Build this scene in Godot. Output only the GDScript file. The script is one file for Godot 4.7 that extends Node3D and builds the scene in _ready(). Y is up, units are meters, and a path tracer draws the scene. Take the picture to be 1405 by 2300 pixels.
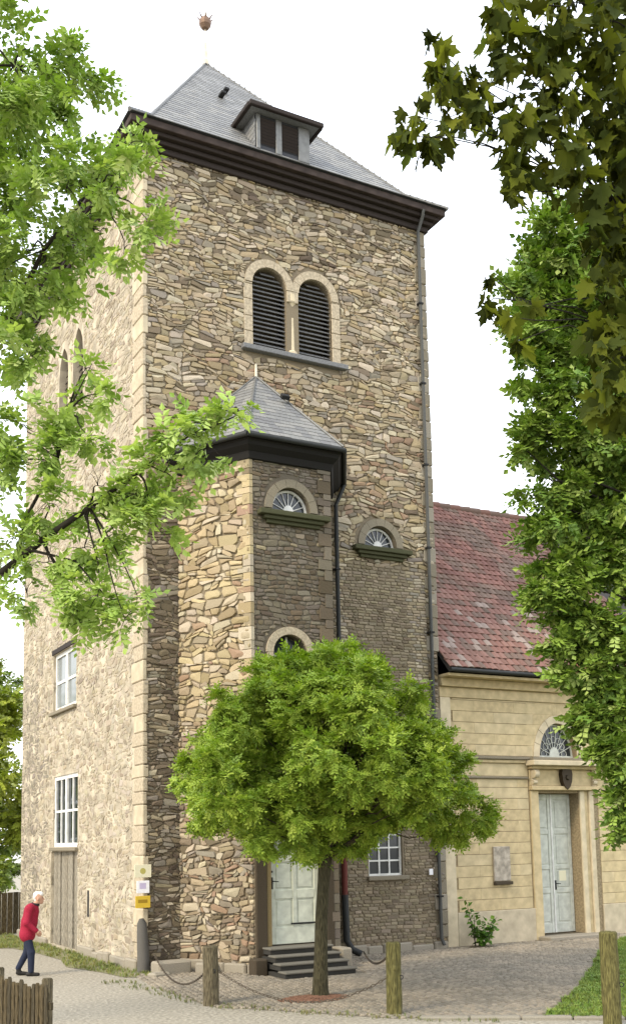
extends Node3D

var rng := RandomNumberGenerator.new()
var M := {}
var used := {}
var noise_a := FastNoiseLite.new()
var noise_b := FastNoiseLite.new()
const TW := 7.5      # tower width along x
const TD := 10.37    # tower depth along -z
const TH := 18.0     # wall height
const CAM_POS := Vector3(-7.609, 2.587, 21.355)

# ---------------------------------------------------------------- mesh collector
class MB:
	var v := PackedVector3Array()
	var n := PackedVector3Array()
	var c := PackedColorArray()
	var col := Color.WHITE
	var T := Transform3D.IDENTITY
	func tri(a: Vector3, b: Vector3, d: Vector3):
		# seen from outside a, b, d run counter-clockwise
		a = T * a
		b = T * b
		d = T * d
		var nn := (b - a).cross(d - a)
		if nn.length_squared() < 1e-14:
			return
		nn = nn.normalized()
		v.append(a); v.append(d); v.append(b)
		n.append(nn); n.append(nn); n.append(nn)
		c.append(col); c.append(col); c.append(col)
	func tris(a: Vector3, b: Vector3, d: Vector3, na: Vector3, nb: Vector3, nd: Vector3):
		v.append(T * a); v.append(T * d); v.append(T * b)
		n.append((T.basis * na).normalized()); n.append((T.basis * nd).normalized()); n.append((T.basis * nb).normalized())
		c.append(col); c.append(col); c.append(col)
	func quad(a: Vector3, b: Vector3, d: Vector3, e: Vector3):
		tri(a, b, d)
		tri(a, d, e)
	func box(a: Vector3, b: Vector3):
		var x0 := a.x; var y0 := a.y; var z0 := a.z
		var x1 := b.x; var y1 := b.y; var z1 := b.z
		quad(Vector3(x0, y0, z1), Vector3(x1, y0, z1), Vector3(x1, y1, z1), Vector3(x0, y1, z1))
		quad(Vector3(x1, y0, z0), Vector3(x0, y0, z0), Vector3(x0, y1, z0), Vector3(x1, y1, z0))
		quad(Vector3(x1, y0, z1), Vector3(x1, y0, z0), Vector3(x1, y1, z0), Vector3(x1, y1, z1))
		quad(Vector3(x0, y0, z0), Vector3(x0, y0, z1), Vector3(x0, y1, z1), Vector3(x0, y1, z0))
		quad(Vector3(x0, y1, z1), Vector3(x1, y1, z1), Vector3(x1, y1, z0), Vector3(x0, y1, z0))
		quad(Vector3(x0, y0, z0), Vector3(x1, y0, z0), Vector3(x1, y0, z1), Vector3(x0, y0, z1))
	func cbox(a: Vector3, b: Vector3, k: float):
		# box with chamfered edges
		var p := []
		for i in 8:
			var s := Vector3(1 if i & 1 else -1, 1 if i & 2 else -1, 1 if i & 4 else -1)
			var q := Vector3(b.x if i & 1 else a.x, b.y if i & 2 else a.y, b.z if i & 4 else a.z)
			p.append([q - Vector3(0, s.y, s.z) * k, q - Vector3(s.x, 0, s.z) * k, q - Vector3(s.x, s.y, 0) * k])
		# faces: x, y, z
		quad(p[5][0], p[1][0], p[3][0], p[7][0])
		quad(p[0][0], p[4][0], p[6][0], p[2][0])
		quad(p[6][1], p[7][1], p[3][1], p[2][1])
		quad(p[0][1], p[1][1], p[5][1], p[4][1])
		quad(p[4][2], p[5][2], p[7][2], p[6][2])
		quad(p[1][2], p[0][2], p[2][2], p[3][2])
		# edges
		quad(p[5][2], p[5][0], p[7][0], p[7][2])
		quad(p[1][0], p[1][2], p[3][2], p[3][0])
		quad(p[0][2], p[0][0], p[2][0], p[2][2])
		quad(p[4][0], p[4][2], p[6][2], p[6][0])
		quad(p[6][2], p[7][2], p[7][1], p[6][1])
		quad(p[2][1], p[3][1], p[3][2], p[2][2])
		quad(p[4][1], p[5][1], p[5][2], p[4][2])
		quad(p[0][2], p[1][2], p[1][1], p[0][1])
		quad(p[3][0], p[3][1], p[7][1], p[7][0])
		quad(p[6][0], p[6][1], p[2][1], p[2][0])
		quad(p[5][0], p[5][1], p[1][1], p[1][0])
		quad(p[0][0], p[0][1], p[4][1], p[4][0])
		for i in 8:
			var s := (1 if i & 1 else -1) * (1 if i & 2 else -1) * (1 if i & 4 else -1)
			if s > 0:
				tri(p[i][0], p[i][1], p[i][2])
			else:
				tri(p[i][0], p[i][2], p[i][1])
	func prism(pts: PackedVector2Array, z0: float, z1: float):
		# counter-clockwise outline in the xy plane, front at z1
		var idx := Geometry2D.triangulate_polygon(pts)
		for i in range(0, idx.size(), 3):
			var a := pts[idx[i]]; var b := pts[idx[i + 1]]; var d := pts[idx[i + 2]]
			if (b - a).cross(d - a) < 0:
				var t := b; b = d; d = t
			tri(Vector3(a.x, a.y, z1), Vector3(b.x, b.y, z1), Vector3(d.x, d.y, z1))
			tri(Vector3(a.x, a.y, z0), Vector3(d.x, d.y, z0), Vector3(b.x, b.y, z0))
		for i in pts.size():
			var a := pts[i]; var b := pts[(i + 1) % pts.size()]
			quad(Vector3(a.x, a.y, z0), Vector3(b.x, b.y, z0), Vector3(b.x, b.y, z1), Vector3(a.x, a.y, z1))
	func tube(p: Array, r: Array, sides := 8, caps := true):
		var rings := []
		var nrm := []
		var prev := Vector3(0.3, 0.1, 0.95)
		for i in p.size():
			var d: Vector3 = (p[mini(i + 1, p.size() - 1)] - p[maxi(i - 1, 0)]).normalized()
			var x := prev - d * prev.dot(d)
			if x.length() < 0.05:
				x = d.cross(Vector3(1, 0, 0))
				if x.length() < 0.05:
					x = d.cross(Vector3(0, 1, 0))
			x = x.normalized()
			prev = x
			var y := d.cross(x)
			var ring := []
			var rn := []
			for k in sides:
				var a := TAU * k / sides
				var o := x * cos(a) + y * sin(a)
				ring.append(p[i] + o * r[i])
				rn.append(o)
			rings.append(ring)
			nrm.append(rn)
		for i in p.size() - 1:
			for k in sides:
				var k2 := (k + 1) % sides
				tris(rings[i][k], rings[i][k2], rings[i + 1][k2], nrm[i][k], nrm[i][k2], nrm[i + 1][k2])
				tris(rings[i][k], rings[i + 1][k2], rings[i + 1][k], nrm[i][k], nrm[i + 1][k2], nrm[i + 1][k])
		if caps:
			for k in sides:
				var k2 := (k + 1) % sides
				tri(p[0], rings[0][k2], rings[0][k])
				tri(p[-1], rings[-1][k], rings[-1][k2])
	func lathe(prof: Array, at: Vector3, sides := 12):
		# prof: [radius, height] from below upwards
		for i in prof.size() - 1:
			for k in sides:
				var a := TAU * k / sides
				var b := TAU * (k + 1) / sides
				var r0: float = prof[i][0]; var h0: float = prof[i][1]
				var r1: float = prof[i + 1][0]; var h1: float = prof[i + 1][1]
				quad(at + Vector3(cos(b) * r0, h0, sin(b) * r0), at + Vector3(cos(a) * r0, h0, sin(a) * r0), at + Vector3(cos(a) * r1, h1, sin(a) * r1), at + Vector3(cos(b) * r1, h1, sin(b) * r1))
	func commit() -> ArrayMesh:
		var m := ArrayMesh.new()
		if v.is_empty():
			return m
		var arr := []
		arr.resize(Mesh.ARRAY_MAX)
		arr[Mesh.ARRAY_VERTEX] = v
		arr[Mesh.ARRAY_NORMAL] = n
		arr[Mesh.ARRAY_COLOR] = c
		m.add_surface_from_arrays(Mesh.PRIMITIVE_TRIANGLES, arr)
		return m

func V(x: float, y: float, z: float) -> Vector3:
	return Vector3(x, y, z)

# ---------------------------------------------------------------- nodes
func numbered(called: String) -> String:
	if not used.has(called):
		used[called] = 0
		return called
	used[called] += 1
	return "%s_%03d" % [called, used[called]]

func tag(o: Node, label: String, category := "", group := "", kind := ""):
	if label != "":
		o.set_meta("label", label)
	if category != "":
		o.set_meta("category", category)
	if group != "":
		o.set_meta("group", group)
	if kind != "":
		o.set_meta("kind", kind)

func thing(called: String, label: String, category: String, at := Vector3.ZERO, turn := 0.0, group := "") -> Node3D:
	var o := Node3D.new()
	o.name = numbered(called)
	add_child(o)
	o.position = at
	o.rotation.y = turn
	tag(o, label, category, group)
	return o

func part(called: String, mb, mat: Material, parent: Node) -> MeshInstance3D:
	var o := MeshInstance3D.new()
	o.name = called
	o.mesh = mb.commit() if mb is MB else mb
	o.material_override = mat
	parent.add_child(o, true)
	return o

func structure(called: String, mb, mat: Material) -> MeshInstance3D:
	var o := part(called, mb, mat, self)
	o.set_meta("kind", "structure")
	return o

func multi(called: String, mesh: Mesh, mat: Material, xf: Array, cols: Array, parent: Node) -> MultiMeshInstance3D:
	var mm := MultiMesh.new()
	mm.transform_format = MultiMesh.TRANSFORM_3D
	mm.use_colors = true
	mm.mesh = mesh
	mm.instance_count = xf.size()
	for i in xf.size():
		mm.set_instance_transform(i, xf[i])
		mm.set_instance_color(i, cols[i])
	var o := MultiMeshInstance3D.new()
	o.name = called
	o.multimesh = mm
	o.material_override = mat
	parent.add_child(o, true)
	o.set_meta("kind", "stuff")
	return o

# ---------------------------------------------------------------- materials
func noise_image(size: int, freq: float, oct: int, lo: float, hi: float, sd: int, kind := FastNoiseLite.TYPE_SIMPLEX_SMOOTH) -> Image:
	var f := FastNoiseLite.new()
	f.seed = sd
	f.noise_type = kind
	f.frequency = freq
	f.fractal_octaves = oct
	var im := f.get_seamless_image(size, size)
	im.convert(Image.FORMAT_RGB8)
	for y in size:
		for x in size:
			var k: float = lerpf(lo, hi, im.get_pixel(x, y).r)
			im.set_pixel(x, y, Color(k, k, k))
	return im

func tex(im: Image) -> ImageTexture:
	var t := im.duplicate()
	t.generate_mipmaps()
	return ImageTexture.create_from_image(t)

func normal_tex(im: Image, strength: float) -> ImageTexture:
	var t: Image = im.duplicate()
	t.bump_map_to_normal_map(strength)
	return ImageTexture.create_from_image(t)

func mat(called: String, lin: Color, rough: float, t = null, scale := 1.0, nt = null, ns := 0.6, vcol := false) -> StandardMaterial3D:
	var m := StandardMaterial3D.new()
	m.albedo_color = lin.linear_to_srgb()
	m.roughness = rough
	m.metallic_specular = 0.3
	if t != null:
		m.albedo_texture = t
	if nt != null:
		m.normal_enabled = true
		m.normal_texture = nt
		m.normal_scale = ns
	if t != null or nt != null:
		m.uv1_triplanar = true
		m.uv1_world_triplanar = true
		m.uv1_scale = Vector3.ONE * scale
	m.vertex_color_use_as_albedo = vcol
	M[called] = m
	return m

func leafmat(called: String, lin: Color, back: Color, vcol := true) -> StandardMaterial3D:
	var m := StandardMaterial3D.new()
	m.albedo_color = lin.linear_to_srgb()
	m.roughness = 0.5
	m.metallic_specular = 0.35
	m.cull_mode = BaseMaterial3D.CULL_DISABLED
	m.backlight_enabled = true
	m.backlight = back.linear_to_srgb()
	m.vertex_color_use_as_albedo = vcol
	M[called] = m
	return m

func make_materials():
	var fine := noise_image(512, 0.03, 5, 0.78, 1.04, 3)
	var speck := noise_image(512, 0.12, 3, 0.68, 1.06, 9)
	var patch := noise_image(512, 0.008, 6, 0.72, 1.05, 21)
	var streak := noise_image(256, 0.02, 4, 0.86, 1.02, 33)
	var wood := noise_image(512, 0.05, 4, 0.38, 1.12, 41)
	var tw := tex(wood)
	var nw := normal_tex(wood, 10.0)
	var tf := tex(fine); var ts := tex(speck); var tp := tex(patch); var tk := tex(streak)
	var nf := normal_tex(fine, 6.0); var nsp := normal_tex(speck, 5.0)
	mat("stone", Color(1, 1, 1), 0.92, ts, 0.9, nf, 0.9, true)
	mat("mortar", Color(0.27, 0.22, 0.15), 0.95, ts, 1.1, nsp, 0.8)
	mat("mortar_pale", Color(0.53, 0.46, 0.345), 0.95, tp, 0.35, nsp, 0.8)
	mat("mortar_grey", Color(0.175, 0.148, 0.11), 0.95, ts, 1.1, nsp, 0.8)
	mat("dressed", Color(0.50, 0.42, 0.30), 0.9, tf, 0.8, nf, 0.5)
	mat("dressed_dark", Color(0.29, 0.25, 0.18), 0.9, ts, 0.8, nf, 0.6)
	mat("mossy_sill", Color(0.095, 0.095, 0.05), 0.95, ts, 1.2, nsp, 0.8)
	mat("plaster", Color(0.60, 0.48, 0.28), 0.88, tk, 0.6, nf, 0.25)
	mat("plaster_b", Color(0.58, 0.46, 0.265), 0.88, tk, 0.8, nf, 0.25)
	mat("plaster_c", Color(0.61, 0.495, 0.30), 0.88, tk, 0.5, nf, 0.25)
	mat("plaster_joint", Color(0.36, 0.28, 0.17), 0.95, tf, 0.8)
	mat("plaster_pale", Color(0.64, 0.54, 0.37), 0.85, tk, 0.5, nf, 0.2)
	mat("plinth", Color(0.54, 0.46, 0.325), 0.92, tk, 0.5, nf, 0.4)
	mat("wood_black", Color(0.022, 0.02, 0.018), 0.8, ts, 1.5)
	mat("wood_dark", Color(0.042, 0.032, 0.027), 0.75, ts, 1.5, nf, 0.5)
	mat("wood_eave", Color(0.060, 0.044, 0.037), 0.75, tp, 0.6, nf, 0.5)
	mat("wood_old", Color(0.20, 0.165, 0.10), 0.9, ts, 1.8, nsp, 0.9)
	mat("wood_moss", Color(0.19, 0.17, 0.06), 0.92, ts, 1.6, nsp, 0.9)
	mat("wood_fence", Color(0.14, 0.105, 0.052), 0.9, ts, 1.6, nsp, 0.9)
	mat("wood_fence_b", Color(0.10, 0.08, 0.045), 0.9, ts, 1.3, nsp, 0.9)
	mat("wood_grey", Color(0.46, 0.41, 0.32), 0.92, tp, 0.9, nsp, 0.6)
	mat("wood_grey_b", Color(0.40, 0.35, 0.265), 0.92, ts, 0.9, nsp, 0.6)
	mat("jamb_ochre", Color(0.28, 0.21, 0.10), 0.85, ts, 0.9, nf, 0.5)
	mat("jamb_dark", Color(0.085, 0.066, 0.044), 0.88, ts, 0.9, nf, 0.6)
	mat("white_paint", Color(0.78, 0.77, 0.72), 0.6, tk, 0.7)
	mat("door_paint", Color(0.62, 0.64, 0.53), 0.6, tk, 0.8)
	mat("church_door_paint", Color(0.60, 0.61, 0.53), 0.6, tk, 0.8)
	mat("iron", Color(0.03, 0.03, 0.03), 0.6, ts, 2.0)
	mat("zinc", Color(0.20, 0.20, 0.19), 0.5, tk, 1.0)
	M.zinc.metallic = 0.4
	mat("pipe_grey", Color(0.10, 0.10, 0.092), 0.6, ts, 1.0)
	mat("pipe_dark", Color(0.045, 0.047, 0.045), 0.6, ts, 1.5)
	mat("pipe_red", Color(0.16, 0.045, 0.035), 0.7, ts, 1.5)
	mat("pale_metal", Color(0.72, 0.66, 0.52), 0.5, tk, 1.0)
	mat("copper", Color(0.26, 0.17, 0.12), 0.5, ts, 2.0)
	M.copper.metallic = 0.3
	mat("glass", Color(0.025, 0.03, 0.034), 0.06)
	M.glass.metallic_specular = 0.5
	mat("glass_pale", Color(0.20, 0.22, 0.22), 0.12)
	mat("slate", Color(1, 1, 1), 0.55, tf, 1.4, nf, 0.4, true)
	for k in 4:
		var sc: Color = [Color(0.22, 0.22, 0.215), Color(0.245, 0.245, 0.235), Color(0.195, 0.195, 0.195), Color(0.275, 0.27, 0.255)][k]
		mat("slate_%d" % k, sc, 0.55, tf, 1.4, nf, 0.4)
		var tc: Color = [Color(0.27, 0.14, 0.11), Color(0.24, 0.13, 0.10), Color(0.30, 0.165, 0.13), Color(0.20, 0.135, 0.105)][k]
		mat("tile_%d" % k, tc, 0.8, ts, 1.2, nf, 0.5)
	mat("tile_4", Color(0.36, 0.28, 0.235), 0.85, ts, 1.2, nf, 0.5)
	mat("tile_5", Color(0.36, 0.165, 0.095), 0.8, ts, 1.2, nf, 0.5)
	mat("tile", Color(1, 1, 1), 0.8, ts, 1.2, nf, 0.5, true)
	mat("roof_deck", Color(0.05, 0.045, 0.04), 0.9)
	mat("slate_deck", Color(0.05, 0.052, 0.058), 0.9)
	mat("gravel", Color(0.40, 0.36, 0.285), 0.97, ts, 0.2, nsp, 1.0)
	mat("earth", Color(0.27, 0.23, 0.17), 0.97, ts, 0.6, nsp, 1.0)
	mat("pebble", Color(1, 1, 1), 0.9, null, 1.0, null, 1.0, true)
	mat("cobble", Color(1, 1, 1), 0.85, ts, 2.0, nf, 0.5, true)
	for k in 4:
		mat("cobble_%d" % k, [Color(0.30, 0.265, 0.205), Color(0.33, 0.285, 0.22), Color(0.27, 0.24, 0.19), Color(0.36, 0.305, 0.23)][k], 0.85, ts, 2.0, nf, 0.5)
	mat("kerb", Color(0.32, 0.29, 0.23), 0.92, ts, 1.2, nf, 0.6)
	mat("step", Color(0.20, 0.185, 0.15), 0.85, ts, 1.0, nf, 0.6)
	mat("riser", Color(0.055, 0.052, 0.045), 0.9, ts, 1.0)
	mat("chain_rust", Color(0.085, 0.068, 0.05), 0.8)
	mat("rock", Color(0.38, 0.335, 0.26), 0.92, ts, 0.9, nf, 0.9)
	mat("guard_stone", Color(0.15, 0.14, 0.125), 0.9, ts, 1.3, nf, 0.9)
	mat("mulch", Color(0.13, 0.075, 0.048), 0.95, ts, 2.0, nsp, 1.0)
	mat("chip", Color(1, 1, 1), 0.95, null, 1.0, null, 1.0, true)
	mat("verge", Color(0.26, 0.245, 0.13), 0.95, ts, 0.5, nsp, 1.0)
	mat("turf", Color(0.13, 0.17, 0.045), 0.95, ts, 0.9, nsp, 1.0)
	mat("bark", Color(0.13, 0.105, 0.065), 0.95, ts, 2.2, nsp, 1.2)
	mat("bark_green", Color(0.105, 0.092, 0.05), 0.95, ts, 2.4, nsp, 1.2)
	mat("bark_dark", Color(0.035, 0.03, 0.022), 0.95, ts, 2.2, nsp, 1.0)
	mat("sign_cream", Color(0.75, 0.70, 0.50), 0.5)
	mat("sign_white", Color(0.82, 0.80, 0.82), 0.5)
	mat("sign_yellow", Color(0.62, 0.42, 0.045), 0.5)
	mat("print_ochre", Color(0.45, 0.40, 0.12), 0.6)
	mat("print_lilac", Color(0.52, 0.45, 0.62), 0.6)
	mat("print_brown", Color(0.32, 0.20, 0.02), 0.6)
	mat("plaque", Color(0.47, 0.41, 0.33), 0.75, tp, 1.2)
	mat("shield", Color(0.075, 0.055, 0.035), 0.7, ts, 2.0)
	mat("jacket", Color(0.34, 0.018, 0.045), 0.8, tf, 2.0)
	mat("jeans", Color(0.030, 0.037, 0.065), 0.9, ts, 2.0)
	mat("skin", Color(0.48, 0.28, 0.19), 0.6)
	mat("hair", Color(0.72, 0.69, 0.64), 0.8)
	mat("shoe", Color(0.022, 0.02, 0.018), 0.6)
	mat("scarf", Color(0.03, 0.025, 0.028), 0.9)
	mat("lips", Color(0.33, 0.13, 0.1), 0.6)
	for w in ["wood_old", "wood_moss", "wood_fence", "wood_fence_b", "wood_grey", "wood_grey_b", "bark_green", "bark"]:
		M[w].albedo_texture = tw
		M[w].normal_texture = nw
		M[w].uv1_scale = Vector3(2.4, 0.22, 2.4)
	leafmat("leaf_light", Color(1, 1, 1), Color(0.33, 0.44, 0.06))
	leafmat("leaf_globe", Color(1, 1, 1), Color(0.38, 0.47, 0.05))
	leafmat("leaf_mid", Color(1, 1, 1), Color(0.20, 0.28, 0.03))
	leafmat("leaf_maple", Color(1, 1, 1), Color(0.10, 0.125, 0.008))
	M.leaf_maple.roughness = 0.8
	M.leaf_maple.metallic_specular = 0.15
	leafmat("grass", Color(1, 1, 1), Color(0.07, 0.10, 0.015))
	for k in 3:
		leafmat("leaf_light_%d" % k, [Color(0.28, 0.38, 0.09), Color(0.33, 0.43, 0.12), Color(0.23, 0.33, 0.07)][k], Color(0.33, 0.44, 0.06), false)
		leafmat("leaf_maple_%d" % k, [Color(0.048, 0.058, 0.008), Color(0.066, 0.076, 0.010), Color(0.034, 0.044, 0.010)][k], [Color(0.11, 0.135, 0.008), Color(0.15, 0.175, 0.01), Color(0.07, 0.095, 0.008)][k], false).roughness = 0.8
		M["leaf_maple_%d" % k].metallic_specular = 0.15

const LEFT_CLUMPS = [[-4.56,12.82,8.39,0.61], [-3.90,13.03,8.20,0.45], [-5.15,12.44,8.01,0.81], [-4.77,11.76,8.59,0.64], [-4.10,12.22,8.21,0.47], [-4.49,11.17,8.19,0.69], [-4.19,10.68,8.98,0.50], [-3.68,11.39,8.43,0.35], [-4.96,10.95,7.45,0.83], [-4.55,10.03,8.46,0.62], [-3.95,10.47,8.16,0.47], [-3.57,11.08,9.60,0.26], [-3.73,10.53,9.67,0.32], [-3.43,9.94,9.86,0.28], [-3.77,10.18,9.02,0.33], [-4.38,9.53,8.48,0.31], [-4.56,9.24,8.11,0.40], [-4.61,10.12,7.52,0.36], [-3.68,9.63,9.68,0.21], [-4.49,8.61,8.52,0.34], [-3.99,8.27,9.21,0.14], [-4.56,9.00,7.85,0.35], [-3.91,7.88,9.43,0.17], [-4.11,7.86,9.08,0.19], [-4.50,7.73,8.39,0.39], [-4.25,7.31,8.93,0.43], [-3.99,7.38,9.31,0.26], [-4.65,7.22,8.13,0.33], [-4.32,6.67,8.80,0.37], [-4.90,7.67,7.71,0.51], [-3.90,6.77,9.39,0.31], [-3.56,6.63,9.67,0.42], [-3.29,6.84,9.96,0.36], [-3.20,7.21,10.18,0.26], [-3.02,7.32,10.40,0.28], [-2.75,7.38,10.67,0.21], [-2.92,7.02,10.42,0.23], [-3.35,6.28,9.85,0.31], [-3.69,6.20,9.42,0.31], [-3.98,6.08,9.13,0.32], [-4.29,5.98,8.72,0.29], [-4.62,6.39,8.26,0.33], [-4.19,5.56,8.95,0.34], [-3.85,5.48,9.24,0.31], [-3.59,5.19,9.45,0.26], [-4.51,5.61,8.55,0.27], [-4.02,5.17,9.10,0.18], [-3.47,5.44,9.56,0.18], [-5.56,12.09,7.16,0.96], [-5.64,10.16,7.20,0.99], [-5.44,8.33,7.28,0.86], [-5.76,13.65,6.70,0.93], [-5.29,6.61,7.58,0.62]]
const MID_CLUMPS = [[2.92,11.56,9.76,0.37], [3.37,11.80,9.81,0.47], [2.54,11.07,9.72,0.30], [2.20,10.58,9.69,0.22], [2.28,10.06,9.66,0.23], [2.51,9.75,9.86,0.39], [3.39,10.26,10.06,0.59], [2.35,9.26,9.82,0.26], [2.60,8.45,9.96,0.38], [3.39,8.23,10.01,0.59], [2.28,8.08,9.73,0.18], [2.48,7.03,9.81,0.35], [3.28,7.33,10.05,0.58], [2.66,6.10,10.00,0.38], [3.15,5.70,9.98,0.51], [2.99,4.53,10.07,0.28], [3.37,4.16,10.12,0.44], [3.26,3.28,10.17,0.28], [3.16,4.66,10.07,0.38], [2.88,11.19,9.92,0.49], [2.59,10.67,9.69,0.36], [3.63,11.13,9.86,0.74], [2.39,10.19,9.74,0.27], [2.93,10.18,10.04,0.59], [3.97,10.05,9.90,0.81], [2.82,9.40,9.87,0.39], [3.16,8.92,10.21,0.64], [2.49,8.81,9.83,0.29], [2.35,8.39,9.81,0.24], [2.96,8.29,10.01,0.58], [2.61,7.63,9.85,0.38], [3.82,8.10,10.00,0.72], [2.33,7.41,9.78,0.18], [2.87,7.15,10.03,0.57], [2.55,6.56,9.89,0.41], [3.37,6.44,9.98,0.71], [2.42,6.04,9.86,0.28], [2.79,5.72,10.02,0.47], [2.67,5.23,9.89,0.34], [3.28,5.25,9.99,0.57], [2.86,4.84,10.05,0.31], [3.73,4.71,9.93,0.64], [3.03,4.27,10.18,0.34], [3.33,3.71,10.26,0.43], [3.15,4.02,10.21,0.31], [3.31,3.09,10.28,0.34], [3.20,2.67,10.27,0.23], [5.12,10.72,9.93,1.12], [5.33,8.63,9.75,1.12], [5.26,6.50,9.64,1.11], [4.92,4.40,9.62,0.88], [4.63,12.26,9.87,0.77], [6.94,10.67,9.19,1.37], [7.20,7.64,8.91,1.37]]
const MAPLE_CLUMPS = [[-3.80,6.74,17.59,0.25], [-4.05,6.65,17.55,0.16], [-4.33,6.60,17.51,0.13], [-4.35,6.42,17.47,0.12], [-4.57,6.27,17.45,0.12], [-4.74,6.22,17.46,0.09], [-4.76,6.35,17.47,0.07], [-4.53,6.16,17.45,0.12], [-4.69,5.99,17.45,0.10], [-4.82,5.84,17.48,0.09], [-4.92,5.86,17.43,0.05], [-4.89,5.95,17.46,0.06], [-4.14,6.45,17.48,0.18], [-4.27,6.09,17.47,0.16], [-4.03,6.24,17.51,0.19], [-3.72,6.44,17.48,0.26], [-4.22,5.89,17.47,0.11], [-4.34,5.74,17.50,0.09], [-3.96,5.95,17.50,0.18], [-3.55,6.20,17.42,0.26], [-3.76,5.80,17.48,0.16], [-3.60,5.65,17.43,0.20], [-3.70,5.41,17.46,0.13], [-3.56,5.27,17.40,0.16], [-3.71,5.14,17.41,0.10], [-3.67,4.97,17.41,0.14], [-3.54,4.78,17.34,0.12], [-3.70,4.82,17.37,0.09], [-4.35,5.36,17.33,0.04], [-4.36,5.22,17.30,0.04], [-4.28,5.15,17.33,0.05], [-4.21,5.03,17.35,0.04], [-4.12,5.26,17.32,0.04], [-3.23,6.68,17.43,0.37], [-3.18,5.95,17.36,0.37], [-3.15,5.21,17.27,0.30], [-3.30,7.32,17.48,0.35], [-3.76,7.20,17.44,0.26], [-4.20,7.02,17.41,0.16]]
const RIM_CLUMPS = [[-1.49, 2.62, 0.59, 0.21], [-1.13, 2.72, 0.57, 0.30], [-0.66, 2.61, 0.58, 0.30], [2.26, 3.03, 1.32, 0.34], [2.44, 2.80, 1.38, 0.24], [1.81, 3.22, 1.32, 0.37], [-2.09, 4.04, -0.23, 0.28], [-1.92, 3.32, -0.23, 0.23], [-1.72, 3.06, 0.07, 0.27], [-1.58, 2.94, 0.36, 0.28]]

# ---------------------------------------------------------------- masonry
func arc_top(o: Dictionary, u: float) -> float:
	# height of an opening's head above its local u
	if not o.has("arch"):
		return o.v1
	var half: float = (o.u1 - o.u0) * 0.5
	var x: float = clampf((u - (o.u0 + o.u1) * 0.5) / half, -1.0, 1.0)
	var rise: float = o.rise
	if o.arch == "pointed":
		var ax := absf(x)
		return o.v1 - rise + rise * sqrt(maxf(0.0, 1.0 - pow((ax + 0.65) / 1.65, 2.0))) / sqrt(1.0 - pow(0.65 / 1.65, 2.0))
	return o.v1 - rise + rise * sqrt(maxf(0.0, 1.0 - x * x))

func in_opening(openings: Array, u: float, v: float, m: float) -> bool:
	for o in openings:
		var mm: float = m + o.get("margin", 0.0)
		if u > o.u0 - mm and u < o.u1 + mm and v > o.v0 - mm - o.get("below", 0.0) and v < o.v1 + mm:
			if not o.has("arch"):
				return true
			var sp: float = o.v1 - o.rise
			if v <= sp:
				return true
			var cx: float = (o.u0 + o.u1) * 0.5
			var rx: float = (o.u1 - o.u0) * 0.5 + mm
			if pow((u - cx) / rx, 2) + pow((v - sp) / (o.rise + mm), 2) < 1.0:
				return true
	return false

func wall_panel(T: Transform3D, w: float, h: float, openings: Array, depth: float) -> MB:
	var mb := MB.new()
	mb.T = T
	var ys := [0.0, h]
	for o in openings:
		if not o.get("solid", false):
			ys.append(o.v0)
			ys.append(o.v1)
	ys.sort()
	for i in ys.size() - 1:
		var y0: float = ys[i]
		var y1: float = ys[i + 1]
		if y1 - y0 < 1e-4:
			continue
		var cuts := []
		for o in openings:
			if not o.get("solid", false) and o.v0 < y1 - 1e-4 and o.v1 > y0 + 1e-4:
				cuts.append([o.u0, o.u1])
		cuts.sort_custom(func(a, b): return a[0] < b[0])
		var x := 0.0
		for k in cuts:
			mb.quad(V(x, y0, 0), V(k[0], y0, 0), V(k[0], y1, 0), V(x, y1, 0))
			x = k[1]
		mb.quad(V(x, y0, 0), V(w, y0, 0), V(w, y1, 0), V(x, y1, 0))
	for o in openings:
		if o.get("solid", false):
			continue
		var d: float = -o.get("depth", depth)
		var steps := 16 if o.has("arch") else 1
		for k in steps:
			var a: float = lerpf(o.u0, o.u1, float(k) / steps)
			var b: float = lerpf(o.u0, o.u1, float(k + 1) / steps)
			var ta := arc_top(o, a)
			var tb := arc_top(o, b)
			if o.has("arch"):
				mb.quad(V(a, ta, 0), V(b, tb, 0), V(b, o.v1, 0), V(a, o.v1, 0))
			mb.quad(V(a, ta, d), V(b, tb, d), V(b, tb, 0), V(a, ta, 0))
		var lt := arc_top(o, o.u0)
		var rt := arc_top(o, o.u1)
		mb.quad(V(o.u0, o.v0, 0), V(o.u0, lt, 0), V(o.u0, lt, d), V(o.u0, o.v0, d))
		mb.quad(V(o.u1, o.v0, d), V(o.u1, rt, d), V(o.u1, rt, 0), V(o.u1, o.v0, 0))
		mb.quad(V(o.u0, o.v0, 0), V(o.u0, o.v0, d), V(o.u1, o.v0, d), V(o.u1, o.v0, 0))
		mb.quad(V(o.u0, o.v0, d), V(o.u0, o.v1, d), V(o.u1, o.v1, d), V(o.u1, o.v0, d))
	return mb

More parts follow.
